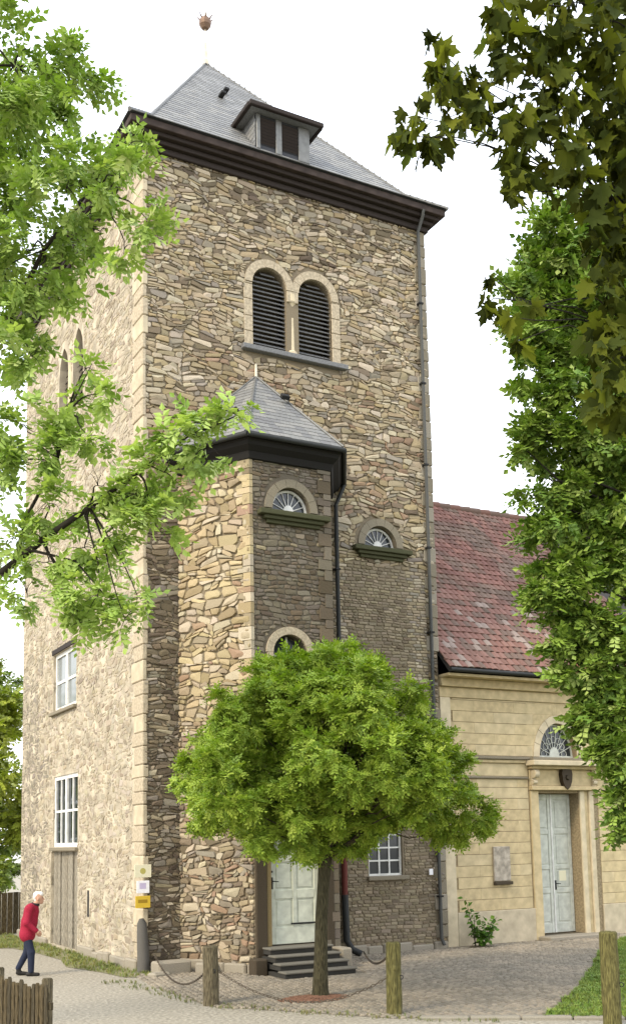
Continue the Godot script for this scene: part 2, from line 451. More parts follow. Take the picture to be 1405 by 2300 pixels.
# stones of one wall face: every entry is an eight-cornered block in the wall's own axes
func rubble(w: float, h: float, openings: Array, st: Dictionary, sd: int) -> Array:
	var r := RandomNumberGenerator.new()
	r.seed = sd
	var out := []
	var v := 0.0
	while v < h - 0.04:
		var ch: float = r.randf_range(st.h0, st.h1) * lerpf(st.get("foot", 1.0), 1.0, clampf(v / 9.0, 0.0, 1.0))
		if v + ch > h - 0.05:
			ch = h - v
		var u: float = -r.randf() * 0.2
		while u < w:
			var sw: float = ch * r.randf_range(st.w0, st.w1)
			var a := maxf(u, 0.0)
			var b := minf(u + sw, w)
			if w - b < 0.06:
				b = w
			u = b
			if b - a < 0.04:
				if b >= w:
					break
				continue
			for seg in clip_cell(a, b, v, v + ch, openings):
				if r.randf() < st.get("split", 0.2) and ch > 0.11:
					var m: float = v + ch * r.randf_range(0.38, 0.62)
					_stone(out, seg[0], seg[1], v, m, w, h, openings, st, r)
					_stone(out, seg[0], seg[1], m, v + ch, w, h, openings, st, r)
				else:
					_stone(out, seg[0], seg[1], v, v + ch, w, h, openings, st, r)
		v += ch
	return out

# the pieces of a cell that openings leave
func clip_cell(a: float, b: float, c: float, d: float, openings: Array) -> Array:
	var segs := [[a, b]]
	for o in openings:
		var m: float = o.get("margin", 0.0)
		var lo: float = o.v0 - m - o.get("below", 0.0)
		var hi: float = o.v1 + m
		if d <= lo + 0.02 or c >= hi - 0.02:
			continue
		var l: float = o.u0 - m
		var r: float = o.u1 + m
		if o.has("arch") and c > o.v1 - o.rise:
			var q: float = sqrt(maxf(0.0, 1.0 - pow((c - (o.v1 - o.rise)) / (o.rise + m), 2.0)))
			var mid: float = (l + r) * 0.5
			var hw: float = (r - l) * 0.5 * q
			l = mid - hw
			r = mid + hw
		var nx := []
		for s in segs:
			if s[1] <= l or s[0] >= r:
				nx.append(s)
			else:
				if s[0] < l - 0.04:
					nx.append([s[0], l])
				if s[1] > r + 0.04:
					nx.append([r, s[1]])
		segs = nx
	return segs

func _stone(out: Array, a: float, b: float, c: float, d: float, w: float, h: float, openings: Array, st: Dictionary, r: RandomNumberGenerator):
	var j: float = st.joint
	a += j * r.randf_range(0.5, 1.5)
	b -= j * r.randf_range(0.5, 1.5)
	c += j * r.randf_range(0.5, 1.5)
	d -= j * r.randf_range(0.5, 1.5)
	if b - a < 0.03 or d - c < 0.025:
		return
	if in_opening(openings, (a + b) * 0.5, (c + d) * 0.5, 0.0):
		return
	if r.randf() < st.get("skip", 0.0):
		return
	var s := minf(b - a, d - c)
	var pts := []
	for q in [[a, c, 1, 0, 0, 1], [b, c, 0, 1, -1, 0], [b, d, -1, 0, 0, -1], [a, d, 0, -1, 1, 0]]:
		var k1: float = s * r.randf_range(0.08, 0.42)
		var k2: float = s * r.randf_range(0.08, 0.42)
		pts.append(V(q[0] + q[4] * k2, q[1] + q[5] * k2, 0))
		pts.append(V(q[0] + q[2] * k1, q[1] + q[3] * k1, 0))
	var wob: float = st.get("wobble", 0.05)
	for i in 8:
		var p: Vector3 = pts[i]
		var edge: float = clampf(minf(minf(p.x, w - p.x), minf(p.y, h - p.y)) / 0.3, 0.0, 1.0)
		p.y += noise_a.get_noise_2d(p.x * 1.0, p.y * 1.6) * wob * edge
		p.x += noise_b.get_noise_2d(p.x * 1.3, p.y * 1.3) * wob * edge
		pts[i] = p
	var cen := V((a + b) * 0.5 + r.randf_range(-0.2, 0.2) * (b - a), (c + d) * 0.5 + r.randf_range(-0.2, 0.2) * (d - c), 0)
	out.append({"p": pts, "c": cen, "h": st.proud * r.randf_range(0.45, 1.25), "bulge": st.proud * r.randf_range(0.0, 0.55), "k": minf(st.get("bevel", 0.018), s * 0.22), "tilt": V(r.randf_range(-1, 1), r.randf_range(-1, 1), 0) * st.proud * 0.45, "col": st.color.call(cen.x, cen.y, r), "area": (b - a) * (d - c)})

func add_stone(mb: MB, s: Dictionary):
	mb.col = s.col
	var top := []
	var cen: Vector3 = s.c
	for p in s.p:
		var dir: Vector3 = cen - p
		var q: Vector3 = p + dir.normalized() * s.k
		q.z = s.h + (s.tilt.x * (p.x - cen.x) + s.tilt.y * (p.y - cen.y)) * 4.0
		q.z = maxf(q.z, 0.006)
		top.append(q)
	var peak := V(cen.x, cen.y, s.h + s.bulge)
	for i in 8:
		var k := (i + 1) % 8
		mb.tri(top[i], top[k], peak)
		var a: Vector3 = s.p[i]
		var b: Vector3 = s.p[k]
		a.z = -0.012
		b.z = -0.012
		mb.quad(a, b, top[k], top[i])

# builds the stones of a face: the "most" largest in view as parts, the others joined
func lay_stones(parent: Node, T: Transform3D, stones: Array, most: int, called := "stone"):
	var order := []
	for i in stones.size():
		var s: Dictionary = stones[i]
		var p: Vector3 = T * s.c
		order.append([s.area / p.distance_squared_to(CAM_POS), i])
	order.sort_custom(func(a, b): return a[0] > b[0])
	var rest := MB.new()
	rest.T = T
	for k in order.size():
		var s: Dictionary = stones[order[k][1]]
		if k < most:
			var one := MB.new()
			one.T = T
			add_stone(one, s)
			part(called, one, M.stone, parent)
		else:
			add_stone(rest, s)
	if rest.v.size() > 0:
		var o := part("rubble_stones", rest, M.stone, parent)
		o.set_meta("kind", "stuff")

func pick(r: RandomNumberGenerator, pal: Array) -> Color:
	var t := 0.0
	for q in pal:
		t += q[1]
	var x := r.randf() * t
	for q in pal:
		x -= q[1]
		if x <= 0.0:
			var c: Color = q[0]
			var k := r.randf_range(0.82, 1.15)
			return Color(c.r * k, c.g * k * r.randf_range(0.97, 1.03), c.b * k * r.randf_range(0.94, 1.06))
	return pal[0][0]

const TAN := Color(0.43, 0.35, 0.235)
const OCHRE := Color(0.43, 0.335, 0.20)
const PALE := Color(0.57, 0.485, 0.35)
const BROWN := Color(0.235, 0.185, 0.125)
const DARK := Color(0.15, 0.118, 0.082)
const GREY := Color(0.33, 0.285, 0.22)
const ROSY := Color(0.37, 0.255, 0.17)

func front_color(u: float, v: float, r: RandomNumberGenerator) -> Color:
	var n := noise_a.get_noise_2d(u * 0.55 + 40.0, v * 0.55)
	var dark_share := 0.0  # share of darker stones: left strip, lower right, below the eave
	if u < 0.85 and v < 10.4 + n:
		dark_share = 1.0
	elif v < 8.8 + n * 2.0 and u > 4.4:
		dark_share = 0.5
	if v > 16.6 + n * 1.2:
		dark_share = maxf(dark_share, 0.35)
	if dark_share > 0.0 and r.randf() < dark_share:
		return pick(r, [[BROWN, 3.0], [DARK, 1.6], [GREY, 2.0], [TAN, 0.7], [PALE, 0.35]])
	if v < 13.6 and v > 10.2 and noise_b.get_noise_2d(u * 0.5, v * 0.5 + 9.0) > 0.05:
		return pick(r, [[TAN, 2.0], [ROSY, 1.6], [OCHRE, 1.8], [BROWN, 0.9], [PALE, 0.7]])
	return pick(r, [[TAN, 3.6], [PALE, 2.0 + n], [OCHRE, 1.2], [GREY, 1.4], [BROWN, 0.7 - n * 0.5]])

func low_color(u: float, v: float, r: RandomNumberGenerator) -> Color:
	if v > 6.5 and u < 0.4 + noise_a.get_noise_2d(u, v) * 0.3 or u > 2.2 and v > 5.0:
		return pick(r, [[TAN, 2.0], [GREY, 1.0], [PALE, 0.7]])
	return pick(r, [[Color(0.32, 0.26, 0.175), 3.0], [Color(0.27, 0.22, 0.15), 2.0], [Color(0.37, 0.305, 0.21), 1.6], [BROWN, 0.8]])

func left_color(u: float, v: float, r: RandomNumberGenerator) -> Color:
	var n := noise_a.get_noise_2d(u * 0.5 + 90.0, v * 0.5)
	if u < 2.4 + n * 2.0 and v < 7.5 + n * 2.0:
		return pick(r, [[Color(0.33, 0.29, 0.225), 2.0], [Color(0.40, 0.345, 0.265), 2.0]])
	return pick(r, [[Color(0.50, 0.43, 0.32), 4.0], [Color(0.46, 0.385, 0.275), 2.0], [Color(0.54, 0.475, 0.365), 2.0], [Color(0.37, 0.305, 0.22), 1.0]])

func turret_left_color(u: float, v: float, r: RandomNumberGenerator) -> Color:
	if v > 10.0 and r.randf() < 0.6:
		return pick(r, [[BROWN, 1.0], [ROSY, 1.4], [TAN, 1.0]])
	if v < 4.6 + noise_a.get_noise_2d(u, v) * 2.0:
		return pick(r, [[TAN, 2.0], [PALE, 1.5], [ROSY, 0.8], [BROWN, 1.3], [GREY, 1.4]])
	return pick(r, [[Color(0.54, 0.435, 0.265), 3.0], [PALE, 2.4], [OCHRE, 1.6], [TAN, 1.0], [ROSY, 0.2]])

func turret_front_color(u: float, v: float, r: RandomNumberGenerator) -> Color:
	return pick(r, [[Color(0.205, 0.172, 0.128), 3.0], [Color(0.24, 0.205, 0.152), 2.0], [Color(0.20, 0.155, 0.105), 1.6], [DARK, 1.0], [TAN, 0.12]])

# ---------------------------------------------------------------- roof coverings
# rows of slates or tiles between the lower edge a-b and the upper edge d-c; the nearest as parts
func slabs(a: Vector3, b: Vector3, c: Vector3, d: Vector3, pitch: float, width: float, sd: int) -> Array:
	var r := RandomNumberGenerator.new()
	r.seed = sd
	var out := []
	var up := ((d + c) * 0.5 - (a + b) * 0.5)
	var along := (b - a).normalized()
	var nrm := along.cross(up).normalized()
	var slope := nrm.cross(along).normalized()
	var height := (d - a).dot(slope)
	var rows := int(ceil(height / pitch))
	for i in rows:
		var t0 := i * pitch / height
		var t1 := minf(1.0, (i + 1.35) * pitch / height)
		var tm := minf(1.0, (i + 0.55) * pitch / height)
		var l := a.lerp(d, tm)
		var rr := b.lerp(c, tm)
		var span := (rr - l).dot(along)
		if span < 0.06:
			continue
		var l0 := (l - a).dot(along)
		var u := -width * (0.5 if i % 2 else 0.0) - r.randf() * width * 0.12
		while u < span:
			var e := u + width * r.randf_range(0.94, 1.06)
			var x0 := maxf(u, 0.0)
			var x1 := minf(e, span)
			u = e
			if x1 - x0 < width * 0.2:
				continue
			var drop := r.randf_range(-0.012, 0.012)
			out.append({"o": a + along * (l0 + (x0 + x1) * 0.5) + slope * (t0 * height + drop), "w": x1 - x0 - 0.006, "len": (t1 - t0) * height - drop, "B": Basis(along, slope, nrm), "k": r.randf(), "turn": r.randf_range(-0.012, 0.012)})
	return out

func slab_mesh(mb: MB, s: Dictionary, thick: float, lift: float, camber: float):
	var T := Transform3D(s.B * Basis(Vector3(0, 0, 1), s.turn), s.o)
	mb.T = T
	var w: float = s.w * 0.5
	var L: float = s.len
	var segs := 3 if camber > 0.0 else 1
	for i in segs:
		var xa := lerpf(-w, w, float(i) / segs)
		var xb := lerpf(-w, w, float(i + 1) / segs)
		var za := camber * (1.0 - pow(xa / w, 2.0))
		var zb := camber * (1.0 - pow(xb / w, 2.0))
		var f := lift + thick
		mb.quad(V(xa, 0, f + za), V(xb, 0, f + zb), V(xb, L, thick + zb), V(xa, L, thick + za))
		mb.quad(V(xa, 0, lift - thick * 0.3 + za * 0.6), V(xb, 0, lift - thick * 0.3 + zb * 0.6), V(xb, 0, f + zb), V(xa, 0, f + za))
	mb.quad(V(-w, L, 0), V(-w, 0, lift), V(-w, 0, lift + thick), V(-w, L, thick))
	mb.quad(V(w, 0, lift), V(w, L, 0), V(w, L, thick), V(w, 0, lift + thick))

func lay_slabs(parent: Node, list: Array, called: String, joined: String, mats: String, cols: Callable, thick: float, lift: float, camber: float, most: int):
	var order := []
	for i in list.size():
		var s: Dictionary = list[i]
		var to: Vector3 = CAM_POS - s.o
		var facing: float = s.B.z.dot(to.normalized())
		order.append([maxf(facing, 0.001) / to.length_squared() * s.w * s.len, i])
	order.sort_custom(func(x, y): return x[0] > y[0])
	var rest := MB.new()
	for k in order.size():
		var s: Dictionary = list[order[k][1]]
		if k < most and order[k][0] > 1e-6:
			var one := MB.new()
			slab_mesh(one, s, thick, lift, camber)
			part(called, one, M["%s_%d" % [mats, s.get("m", int(s.k * 4) % 4)]], parent)
		else:
			rest.col = cols.call(s)
			slab_mesh(rest, s, thick, lift, camber)
	if rest.v.size() > 0:
		part(joined, rest, M[mats], parent).set_meta("kind", "stuff")

# ---------------------------------------------------------------- windows and doors
# a casement window standing at depth z in the face T; its own mesh is the outer frame
func casement(parent: Node, T: Transform3D, u0: float, v0: float, u1: float, v1: float, z: float, leaves: int, cols: int, rows: int, fw: float, bw: float, glass := "glass"):
	var f := MB.new()
	f.T = T
	f.box(V(u0, v0, z), V(u1, v0 + fw, z + 0.06))
	f.box(V(u0, v1 - fw, z), V(u1, v1, z + 0.06))
	f.box(V(u0, v0 + fw, z), V(u0 + fw, v1 - fw, z + 0.06))
	f.box(V(u1 - fw, v0 + fw, z), V(u1, v1 - fw, z + 0.06))
	var w := part("window", f, M.white_paint, parent)
	var iw := (u1 - u0 - 2.0 * fw) / leaves
	for l in leaves:
		var a := u0 + fw + iw * l
		var b := a + iw
		if l > 0:
			var m := MB.new()
			m.T = T
			m.cbox(V(a - fw * 0.7, v0 + fw + 0.001, z - 0.01), V(a + fw * 0.7, v1 - fw - 0.001, z + 0.075), 0.006)
			part("mullion", m, M.white_paint, w)
		if l > 0:
			a += fw * 0.7
		if l < leaves - 1:
			b -= fw * 0.7
		for i in cols:
			for j in rows:
				var x0 := lerpf(a, b, float(i) / cols)
				var x1 := lerpf(a, b, float(i + 1) / cols)
				var y0 := lerpf(v0 + fw, v1 - fw, float(j) / rows)
				var y1 := lerpf(v0 + fw, v1 - fw, float(j + 1) / rows)
				var p := MB.new()
				p.T = T * Transform3D(Basis(Vector3(0.3, 1, 0).normalized(), rng.randf_range(-0.012, 0.012)), V((x0 + x1) * 0.5, (y0 + y1) * 0.5, z + 0.02))
				p.box(V(-(x1 - x0) * 0.5, -(y1 - y0) * 0.5, -0.004), V((x1 - x0) * 0.5, (y1 - y0) * 0.5, 0.0))
				part("pane", p, M[glass], w)
		for i in range(1, cols):
			var x := lerpf(a, b, float(i) / cols)
			var p := MB.new()
			p.T = T
			p.box(V(x - bw, v0 + fw, z + 0.012), V(x + bw, v1 - fw, z + 0.05))
			part("muntin", p, M.white_paint, w)
		for j in range(1, rows):
			var y := lerpf(v0 + fw, v1 - fw, float(j) / rows)
			var p := MB.new()
			p.T = T
			p.box(V(a, y - bw, z + 0.015), V(b, y + bw, z + 0.047))
			part("muntin", p, M.white_paint, w)
	return w

# half-ring of dressed stone round an arched head, as wedge blocks of their own
func arch_ring(parent: Node, T: Transform3D, cx: float, sp: float, rx: float, ry: float, t: float, proud: float, count: int, m: Material, jamb_to := 0.0, called := "arch_stone"):
	for k in count:
		var a0 := PI * k / count + 0.006
		var a1 := PI * (k + 1) / count - 0.006
		var pts := PackedVector2Array()
		for i in 4:
			var a := lerpf(a0, a1, i / 3.0)
			pts.append(Vector2(cx + cos(a) * (rx + t), sp + sin(a) * (ry + t)))
		for i in 4:
			var a := lerpf(a1, a0, i / 3.0)
			pts.append(Vector2(cx + cos(a) * rx, sp + sin(a) * ry))
		var b := MB.new()
		b.T = T
		b.prism(pts, -0.05, proud + rng.randf_range(-0.004, 0.004))
		part(called, b, m, parent)
	if jamb_to > 0.0:
		for s in [-1, 1]:
			var y := sp - 0.006
			while y > sp - jamb_to + 0.05:
				var hh := minf(rng.randf_range(0.3, 0.5), y - (sp - jamb_to))
				var b := MB.new()
				b.T = T
				var xa: float = cx + s * rx
				var xb: float = cx + s * (rx + t * rng.randf_range(0.85, 1.15))
				b.cbox(V(minf(xa, xb), y - hh + 0.008, -0.05), V(maxf(xa, xb), y, proud + rng.randf_range(-0.004, 0.004)), 0.008)
				part("jamb_stone", b, m, parent)
				y -= hh

# half-round window with glazing bars that fan out
func fan_window(parent: Node, T: Transform3D, cx: float, sp: float, rx: float, ry: float, z: float, rays: int, m: Material, ring := false):
	var f := MB.new()
	f.T = T
	for k in 20:
		var a := PI * k / 20
		var b := PI * (k + 1) / 20
		var o0 := V(cx + cos(a) * rx, sp + sin(a) * ry, z + 0.05)
		var o1 := V(cx + cos(b) * rx, sp + sin(b) * ry, z + 0.05)
		var i0 := V(cx + cos(a) * (rx - 0.05), sp + sin(a) * (ry - 0.05), z + 0.05)
		var i1 := V(cx + cos(b) * (rx - 0.05), sp + sin(b) * (ry - 0.05), z + 0.05)
		f.quad(o0, o1, i1, i0)
		f.quad(i0, i1, i1 - V(0, 0, 0.05), i0 - V(0, 0, 0.05))
	f.box(V(cx - rx, sp, z), V(cx + rx, sp + 0.06, z + 0.055))
	var w := part("fan_window", f, m, parent)
	for k in rays + 1:
		var a0 := PI * k / (rays + 1)
		var a1 := PI * (k + 1) / (rays + 1)
		var p := MB.new()
		p.T = T
		var c := V(cx, sp + 0.03, z + 0.018 + rng.randf_range(-0.003, 0.003))
		for i in 4:
			var a := lerpf(a0, a1, i / 4.0)
			var b := lerpf(a0, a1, (i + 1) / 4.0)
			var q0 := V(cx + cos(a) * rx, sp + sin(a) * ry, c.z)
			var q1 := V(cx + cos(b) * rx, sp + sin(b) * ry, c.z)
			p.tri(c, q0, q1)
			p.tri(c - V(0, 0, 0.004), q1 - V(0, 0, 0.004), q0 - V(0, 0, 0.004))
		part("pane", p, M.glass, w)
	for k in range(1, rays + 1):
		var a := PI * k / (rays + 1)
		var p := MB.new()
		p.T = T
		var d := V(cos(a) * rx, sin(a) * ry, 0)
		p.tube([V(cx, sp + 0.04, z + 0.035) + d * 0.2, V(cx, sp + 0.02, z + 0.035) + d * 0.97], [0.011, 0.011], 5)
		part("glazing_bar", p, m, w)
	var hub := MB.new()
	hub.T = T
	var pts := PackedVector2Array()
	for k in 9:
		pts.append(Vector2(cx + cos(PI * k / 8) * rx * 0.26, sp + 0.06 + sin(PI * k / 8) * ry * 0.26))
	hub.prism(pts, z + 0.02, z + 0.055)
	part("hub", hub, m, w)
	if ring:
		for k in 7:
			var a := PI * (k + 0.5) / 7
			var p := MB.new()
			p.T = T
			var c := V(cx + cos(a) * rx * 0.55, sp + sin(a) * ry * 0.55, z + 0.035)
			var loop := []
			var rad := []
			for i in 11:
				var b := TAU * i / 10
				loop.append(c + V(cos(b) * 0.085, sin(b) * 0.085, 0))
				rad.append(0.009)
			p.tube(loop, rad, 5, false)
			part("glazing_ring", p, m, w)
	return w

func moulded_sill(parent: Node, T: Transform3D, u0: float, u1: float, v: float, out: float, m: Material):
	var s := MB.new()
	s.T = T
	s.cbox(V(u0, v - 0.11, -0.02), V(u1, v, out), 0.012)
	s.cbox(V(u0 + 0.12, v - 0.19, -0.02), V(u1 - 0.12, v - 0.112, out * 0.7), 0.01)
	s.cbox(V(u0 + 0.2, v - 0.27, -0.02), V(u1 - 0.2, v - 0.192, out * 0.42), 0.01)
	part("sill", s, m, parent)

# ---------------------------------------------------------------- church tower
func build_tower():
	var t := thing("church_tower", "tall tan rubble stone church tower with slate pyramid roof", "tower")
	var F := Transform3D(Basis.IDENTITY, Vector3.ZERO)
	var L := Transform3D(Basis(Vector3(0, 0, 1), Vector3(0, 1, 0), Vector3(-1, 0, 0)), Vector3(0, 0, -TD))
	# ---- front wall
	var louv := [{"u0": 2.64, "u1": 3.53, "v0": 13.87, "v1": 15.88, "arch": "round", "rise": 0.445, "margin": 0.2, "depth": 0.5}, {"u0": 3.85, "u1": 4.74, "v0": 13.87, "v1": 15.88, "arch": "round", "rise": 0.445, "margin": 0.2, "depth": 0.5}]
	var fo := louv + [
		{"u0": 5.5, "u1": 6.4, "v0": 9.5, "v1": 10.03, "arch": "round", "rise": 0.5, "margin": 0.2, "depth": 0.22, "below": 0.08},
		{"u0": 5.40, "u1": 6.32, "v0": 1.74, "v1": 3.02, "margin": 0.05, "depth": 0.16},
		{"u0": 0.95, "u1": 4.45, "v0": -1.0, "v1": 10.9, "solid": true}]
	var fw := part("wall", wall_panel(F, TW, TH, fo, 0.3), M.mortar, t)
	tag(fw, "brown rubble stone front wall with the louvred twin windows")
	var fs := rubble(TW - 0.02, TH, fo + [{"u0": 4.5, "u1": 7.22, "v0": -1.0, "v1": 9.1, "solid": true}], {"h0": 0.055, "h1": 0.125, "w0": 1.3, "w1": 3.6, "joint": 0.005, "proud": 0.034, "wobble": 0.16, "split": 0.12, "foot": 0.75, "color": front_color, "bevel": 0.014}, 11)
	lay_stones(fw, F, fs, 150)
	# below the right-hand fanlight the masonry is smaller, flatter and coursed
	var small := []
	for o in fo:
		if not o.get("solid", false):
			var q: Dictionary = o.duplicate()
			q.u0 -= 4.5
			q.u1 -= 4.5
			small.append(q)
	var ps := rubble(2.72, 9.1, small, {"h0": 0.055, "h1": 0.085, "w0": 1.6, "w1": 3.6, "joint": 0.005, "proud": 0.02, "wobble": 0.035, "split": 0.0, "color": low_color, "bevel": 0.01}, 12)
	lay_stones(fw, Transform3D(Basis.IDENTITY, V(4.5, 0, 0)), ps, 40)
	# ---- left wall, flush pointed
	var lo := [
		{"u0": TD - 6.9, "u1": TD - 4.7, "v0": 2.54, "v1": 4.36, "margin": 0.04, "depth": 0.1},
		{"u0": TD - 7.05, "u1": TD - 4.9, "v0": 6.08, "v1": 7.62, "margin": 0.04, "depth": 0.16},
		{"u0": TD - 6.72, "u1": TD - 5.85, "v0": 13.95, "v1": 15.95, "arch": "pointed", "rise": 0.8, "margin": 0.12, "depth": 0.4},
		{"u0": TD - 5.4, "u1": TD - 4.5, "v0": 13.95, "v1": 15.95, "arch": "pointed", "rise": 0.8, "margin": 0.12, "depth": 0.4},
		{"u0": TD - 7.1, "u1": TD - 4.68, "v0": 0.06, "v1": 2.42, "margin": 0.03, "depth": 0.14},
		{"u0": TD - 3.9, "u1": TD - 3.72, "v0": 0.9, "v1": 1.52, "margin": 0.03, "depth": 0.5},
		{"u0": TD - 0.62, "u1": TD + 1, "v0": -1.0, "v1": 30.0, "solid": true}]
	var lw := part("wall", wall_panel(L, TD, TH, lo, 0.3), M.mortar_pale, t)
	tag(lw, "pale cream side wall with flush pointed rubble and white windows")
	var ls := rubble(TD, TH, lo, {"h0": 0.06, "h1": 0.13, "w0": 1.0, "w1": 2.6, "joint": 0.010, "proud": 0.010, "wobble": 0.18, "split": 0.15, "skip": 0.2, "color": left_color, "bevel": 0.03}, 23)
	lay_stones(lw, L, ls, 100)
	# ---- the two walls turned away
	var bk := MB.new()
	bk.T = Transform3D(Basis(Vector3(-1, 0, 0), Vector3(0, 1, 0), Vector3(0, 0, -1)), V(TW, 0, -TD))
	bk.quad(V(0, 0, 0), V(TD, 0, 0), V(TD, TH, 0), V(0, TH, 0)) if false else bk.quad(V(0, 0, 0), V(TW, 0, 0), V(TW, TH, 0), V(0, TH, 0))
	part("wall", bk, M.mortar, t)
	var rw := MB.new()
	rw.T = Transform3D(Basis(Vector3(0, 0, -1), Vector3(0, 1, 0), Vector3(1, 0, 0)), V(TW, 0, 0))
	rw.quad(V(0, 0, 0), V(TD, 0, 0), V(TD, TH, 0), V(0, TH, 0))
	part("wall", rw, M.mortar, t)
	# ---- corner stones
	var y := 0.25
	var flip := 0
	while y < TH - 0.06:
		var hh := minf(rng.randf_range(0.26, 0.46), TH - y - 0.01)
		var long := 0.62 if flip % 2 else 0.5
		var b := MB.new()
		var k := rng.randf_range(0.02, 0.032)
		b.cbox(V(-k, y + 0.008, -long - rng.randf_range(0, 0.05)), V(0.05 + rng.randf() * 0.07, y + hh - 0.008, 0.02 + k), 0.018)
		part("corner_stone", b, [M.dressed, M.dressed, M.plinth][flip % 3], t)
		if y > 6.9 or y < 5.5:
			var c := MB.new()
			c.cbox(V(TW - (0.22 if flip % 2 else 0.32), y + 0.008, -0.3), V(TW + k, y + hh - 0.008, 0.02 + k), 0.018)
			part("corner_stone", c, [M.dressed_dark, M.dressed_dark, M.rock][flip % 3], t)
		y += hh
		flip += 1
	# ---- rough footing course
	for face in [[F, 0.0, 0.85], [F, 4.6, TW], [L, 0.0, TD - 7.3], [L, TD - 4.5, TD]]:
		var u: float = face[1]
		while u < face[2] - 0.1:
			var ww := minf(rng.randf_range(0.35, 0.8), face[2] - u)
			var b := MB.new()
			b.T = face[0]
			b.cbox(V(u + 0.01, -0.1, -0.02), V(u + ww - 0.01, rng.randf_range(0.12, 0.24), rng.randf_range(0.06, 0.12)), 0.03)
			part("footing_stone", b, M.rock, t)
			u += ww
	# ---- louvred twin window
	for o in louv:
		var cx: float = (o.u0 + o.u1) * 0.5
		var fr := MB.new()
		fr.box(V(o.u0, o.v0, -0.3), V(o.u0 + 0.05, o.v1 - 0.4, -0.22))
		fr.box(V(o.u1 - 0.05, o.v0, -0.3), V(o.u1, o.v1 - 0.4, -0.22))
		fr.box(V(o.u0 + 0.05, o.v0, -0.3), V(o.u1 - 0.05, o.v0 + 0.05, -0.22))
		var lv := part("louvre_window", fr, M.wood_dark, t)
		var yy: float = o.v0 + 0.07
		while yy < o.v1 - 0.06:
			var half := 0.44
			var dy: float = yy + 0.06 - (o.v1 - 0.445)
			if dy > 0.0:
				half = sqrt(maxf(0.0, 0.445 * 0.445 - dy * dy)) - 0.01
			if half > 0.06:
				var sl := MB.new()
				sl.T = Transform3D(Basis(Vector3(1, 0, 0), 0.7), V(cx, yy, -0.12))
				sl.box(V(-half, -0.008, -0.10), V(half, 0.008, 0.07))
				part("slat", sl, M.slate_2, lv)
			yy += 0.108
		arch_ring(t, F, cx, o.v1 - 0.445, 0.445, 0.445, 0.19, 0.05, 7, M.dressed, 0.0)
	for e in [[2.42, 2.64], [4.74, 4.96]]:
		var yj := 13.88
		while yj < 15.42:
			var hh := minf(rng.randf_range(0.3, 0.45), 15.425 - yj)
			var b := MB.new()
			b.cbox(V(e[0], yj + 0.006, -0.05), V(e[1] , yj + hh - 0.006, 0.045), 0.01)
			part("jamb_stone", b, M.dressed, t)
			yj += hh
	var colm := MB.new()
	colm.lathe([[0.15, 0], [0.15, 0.08], [0.11, 0.12], [0.1, 1.2], [0.11, 1.24], [0.16, 1.32], [0.16, 1.5]], V(3.69, 13.88, -0.1), 14)
	part("column", colm, M.plaster_pale, t)
	var cap := MB.new()
	cap.cbox(V(3.54, 15.16, -0.4), V(3.84, 15.44, 0.045), 0.015)
	part("column_capital", cap, M.dressed, t)
	var sill := MB.new()
	sill.cbox(V(2.34, 13.74, -0.02), V(5.10, 13.86, 0.16), 0.012)
	tag(part("sill", sill, M.slate_2, t), "dark slate sill below the louvred windows")
	# ---- fanlight on the front wall, right of the turret
	arch_ring(t, F, 5.95, 9.53, 0.45, 0.5, 0.18, 0.04, 7, M.dressed_dark)
	fan_window(t, F, 5.95, 9.5, 0.45, 0.5, -0.16, 7, M.white_paint)
	moulded_sill(t, F, 5.15, 6.75, 9.47, 0.2, M.mossy_sill)
	# ---- small paned window low on the front wall
	casement(t, F, 5.40, 1.74, 6.32, 3.02, -0.12, 1, 3, 4, 0.05, 0.018)
	var ws := MB.new()
	ws.cbox(V(5.34, 1.64, -0.05), V(6.44, 1.735, 0.1), 0.012)
	part("window_sill", ws, M.dressed_dark, t)
	# ---- left wall windows
	casement(t, L, TD - 6.9, 2.54, TD - 4.7, 4.36, -0.09, 2, 2, 2, 0.1, 0.03)
	casement(t, L, TD - 7.05, 6.08, TD - 4.9, 7.62, -0.13, 2, 1, 2, 0.1, 0.035, "glass_pale")
	var lt := MB.new()
	lt.T = L
	lt.cbox(V(TD - 7.12, 7.625, -0.05), V(TD - 4.82, 7.76, 0.03), 0.01)
	part("lintel", lt, M.wood_dark, t)
	var sb := MB.new()
	sb.T = L
	sb.box(V(TD - 3.895, 0.905, -0.2), V(TD - 3.725, 1.515, -0.012))
	part("added_slit_plate", sb, M.iron, t)  # dark plate added just inside the slit so its opening reads dark
	for w in [[TD - 7.0, TD - 4.62, 2.53], [TD - 7.15, TD - 4.82, 6.07]]:
		var s := MB.new()
		s.T = L
		s.cbox(V(w[0], w[2] - 0.09, -0.02), V(w[1], w[2], 0.1), 0.012)
		part("window_sill", s, M.dressed_dark, t)
	for g in [lo[2], lo[3]]:
		var fr := MB.new()
		fr.T = L
		var pp := PackedVector2Array([Vector2(g.u0, g.v0), Vector2(g.u1, g.v0)])
		for k in 13:
			var uu: float = lerpf(g.u1, g.u0, k / 12.0)
			pp.append(Vector2(uu, arc_top(g, uu) - 0.005))
		fr.prism(pp, -0.36, -0.34)
		var gw := part("lancet_window", fr, M.glass, t)
		var yy: float = g.v0 + 0.1
		while yy < g.v1 - 0.35:
			var half: float = 0.42
			var sp: float = g.v1 - g.rise
			if yy > sp:
				half = 0.42 * (1.0 - (yy - sp) / g.rise)
			var sl := MB.new()
			sl.T = L * Transform3D(Basis(Vector3(1, 0, 0), 0.7), V((g.u0 + g.u1) * 0.5, yy, -0.22))
			sl.box(V(-half, -0.008, -0.09), V(half, 0.008, 0.08))
			part("slat", sl, M.wood_dark, gw)
			yy += 0.16
	var colp := MB.new()
	colp.T = L
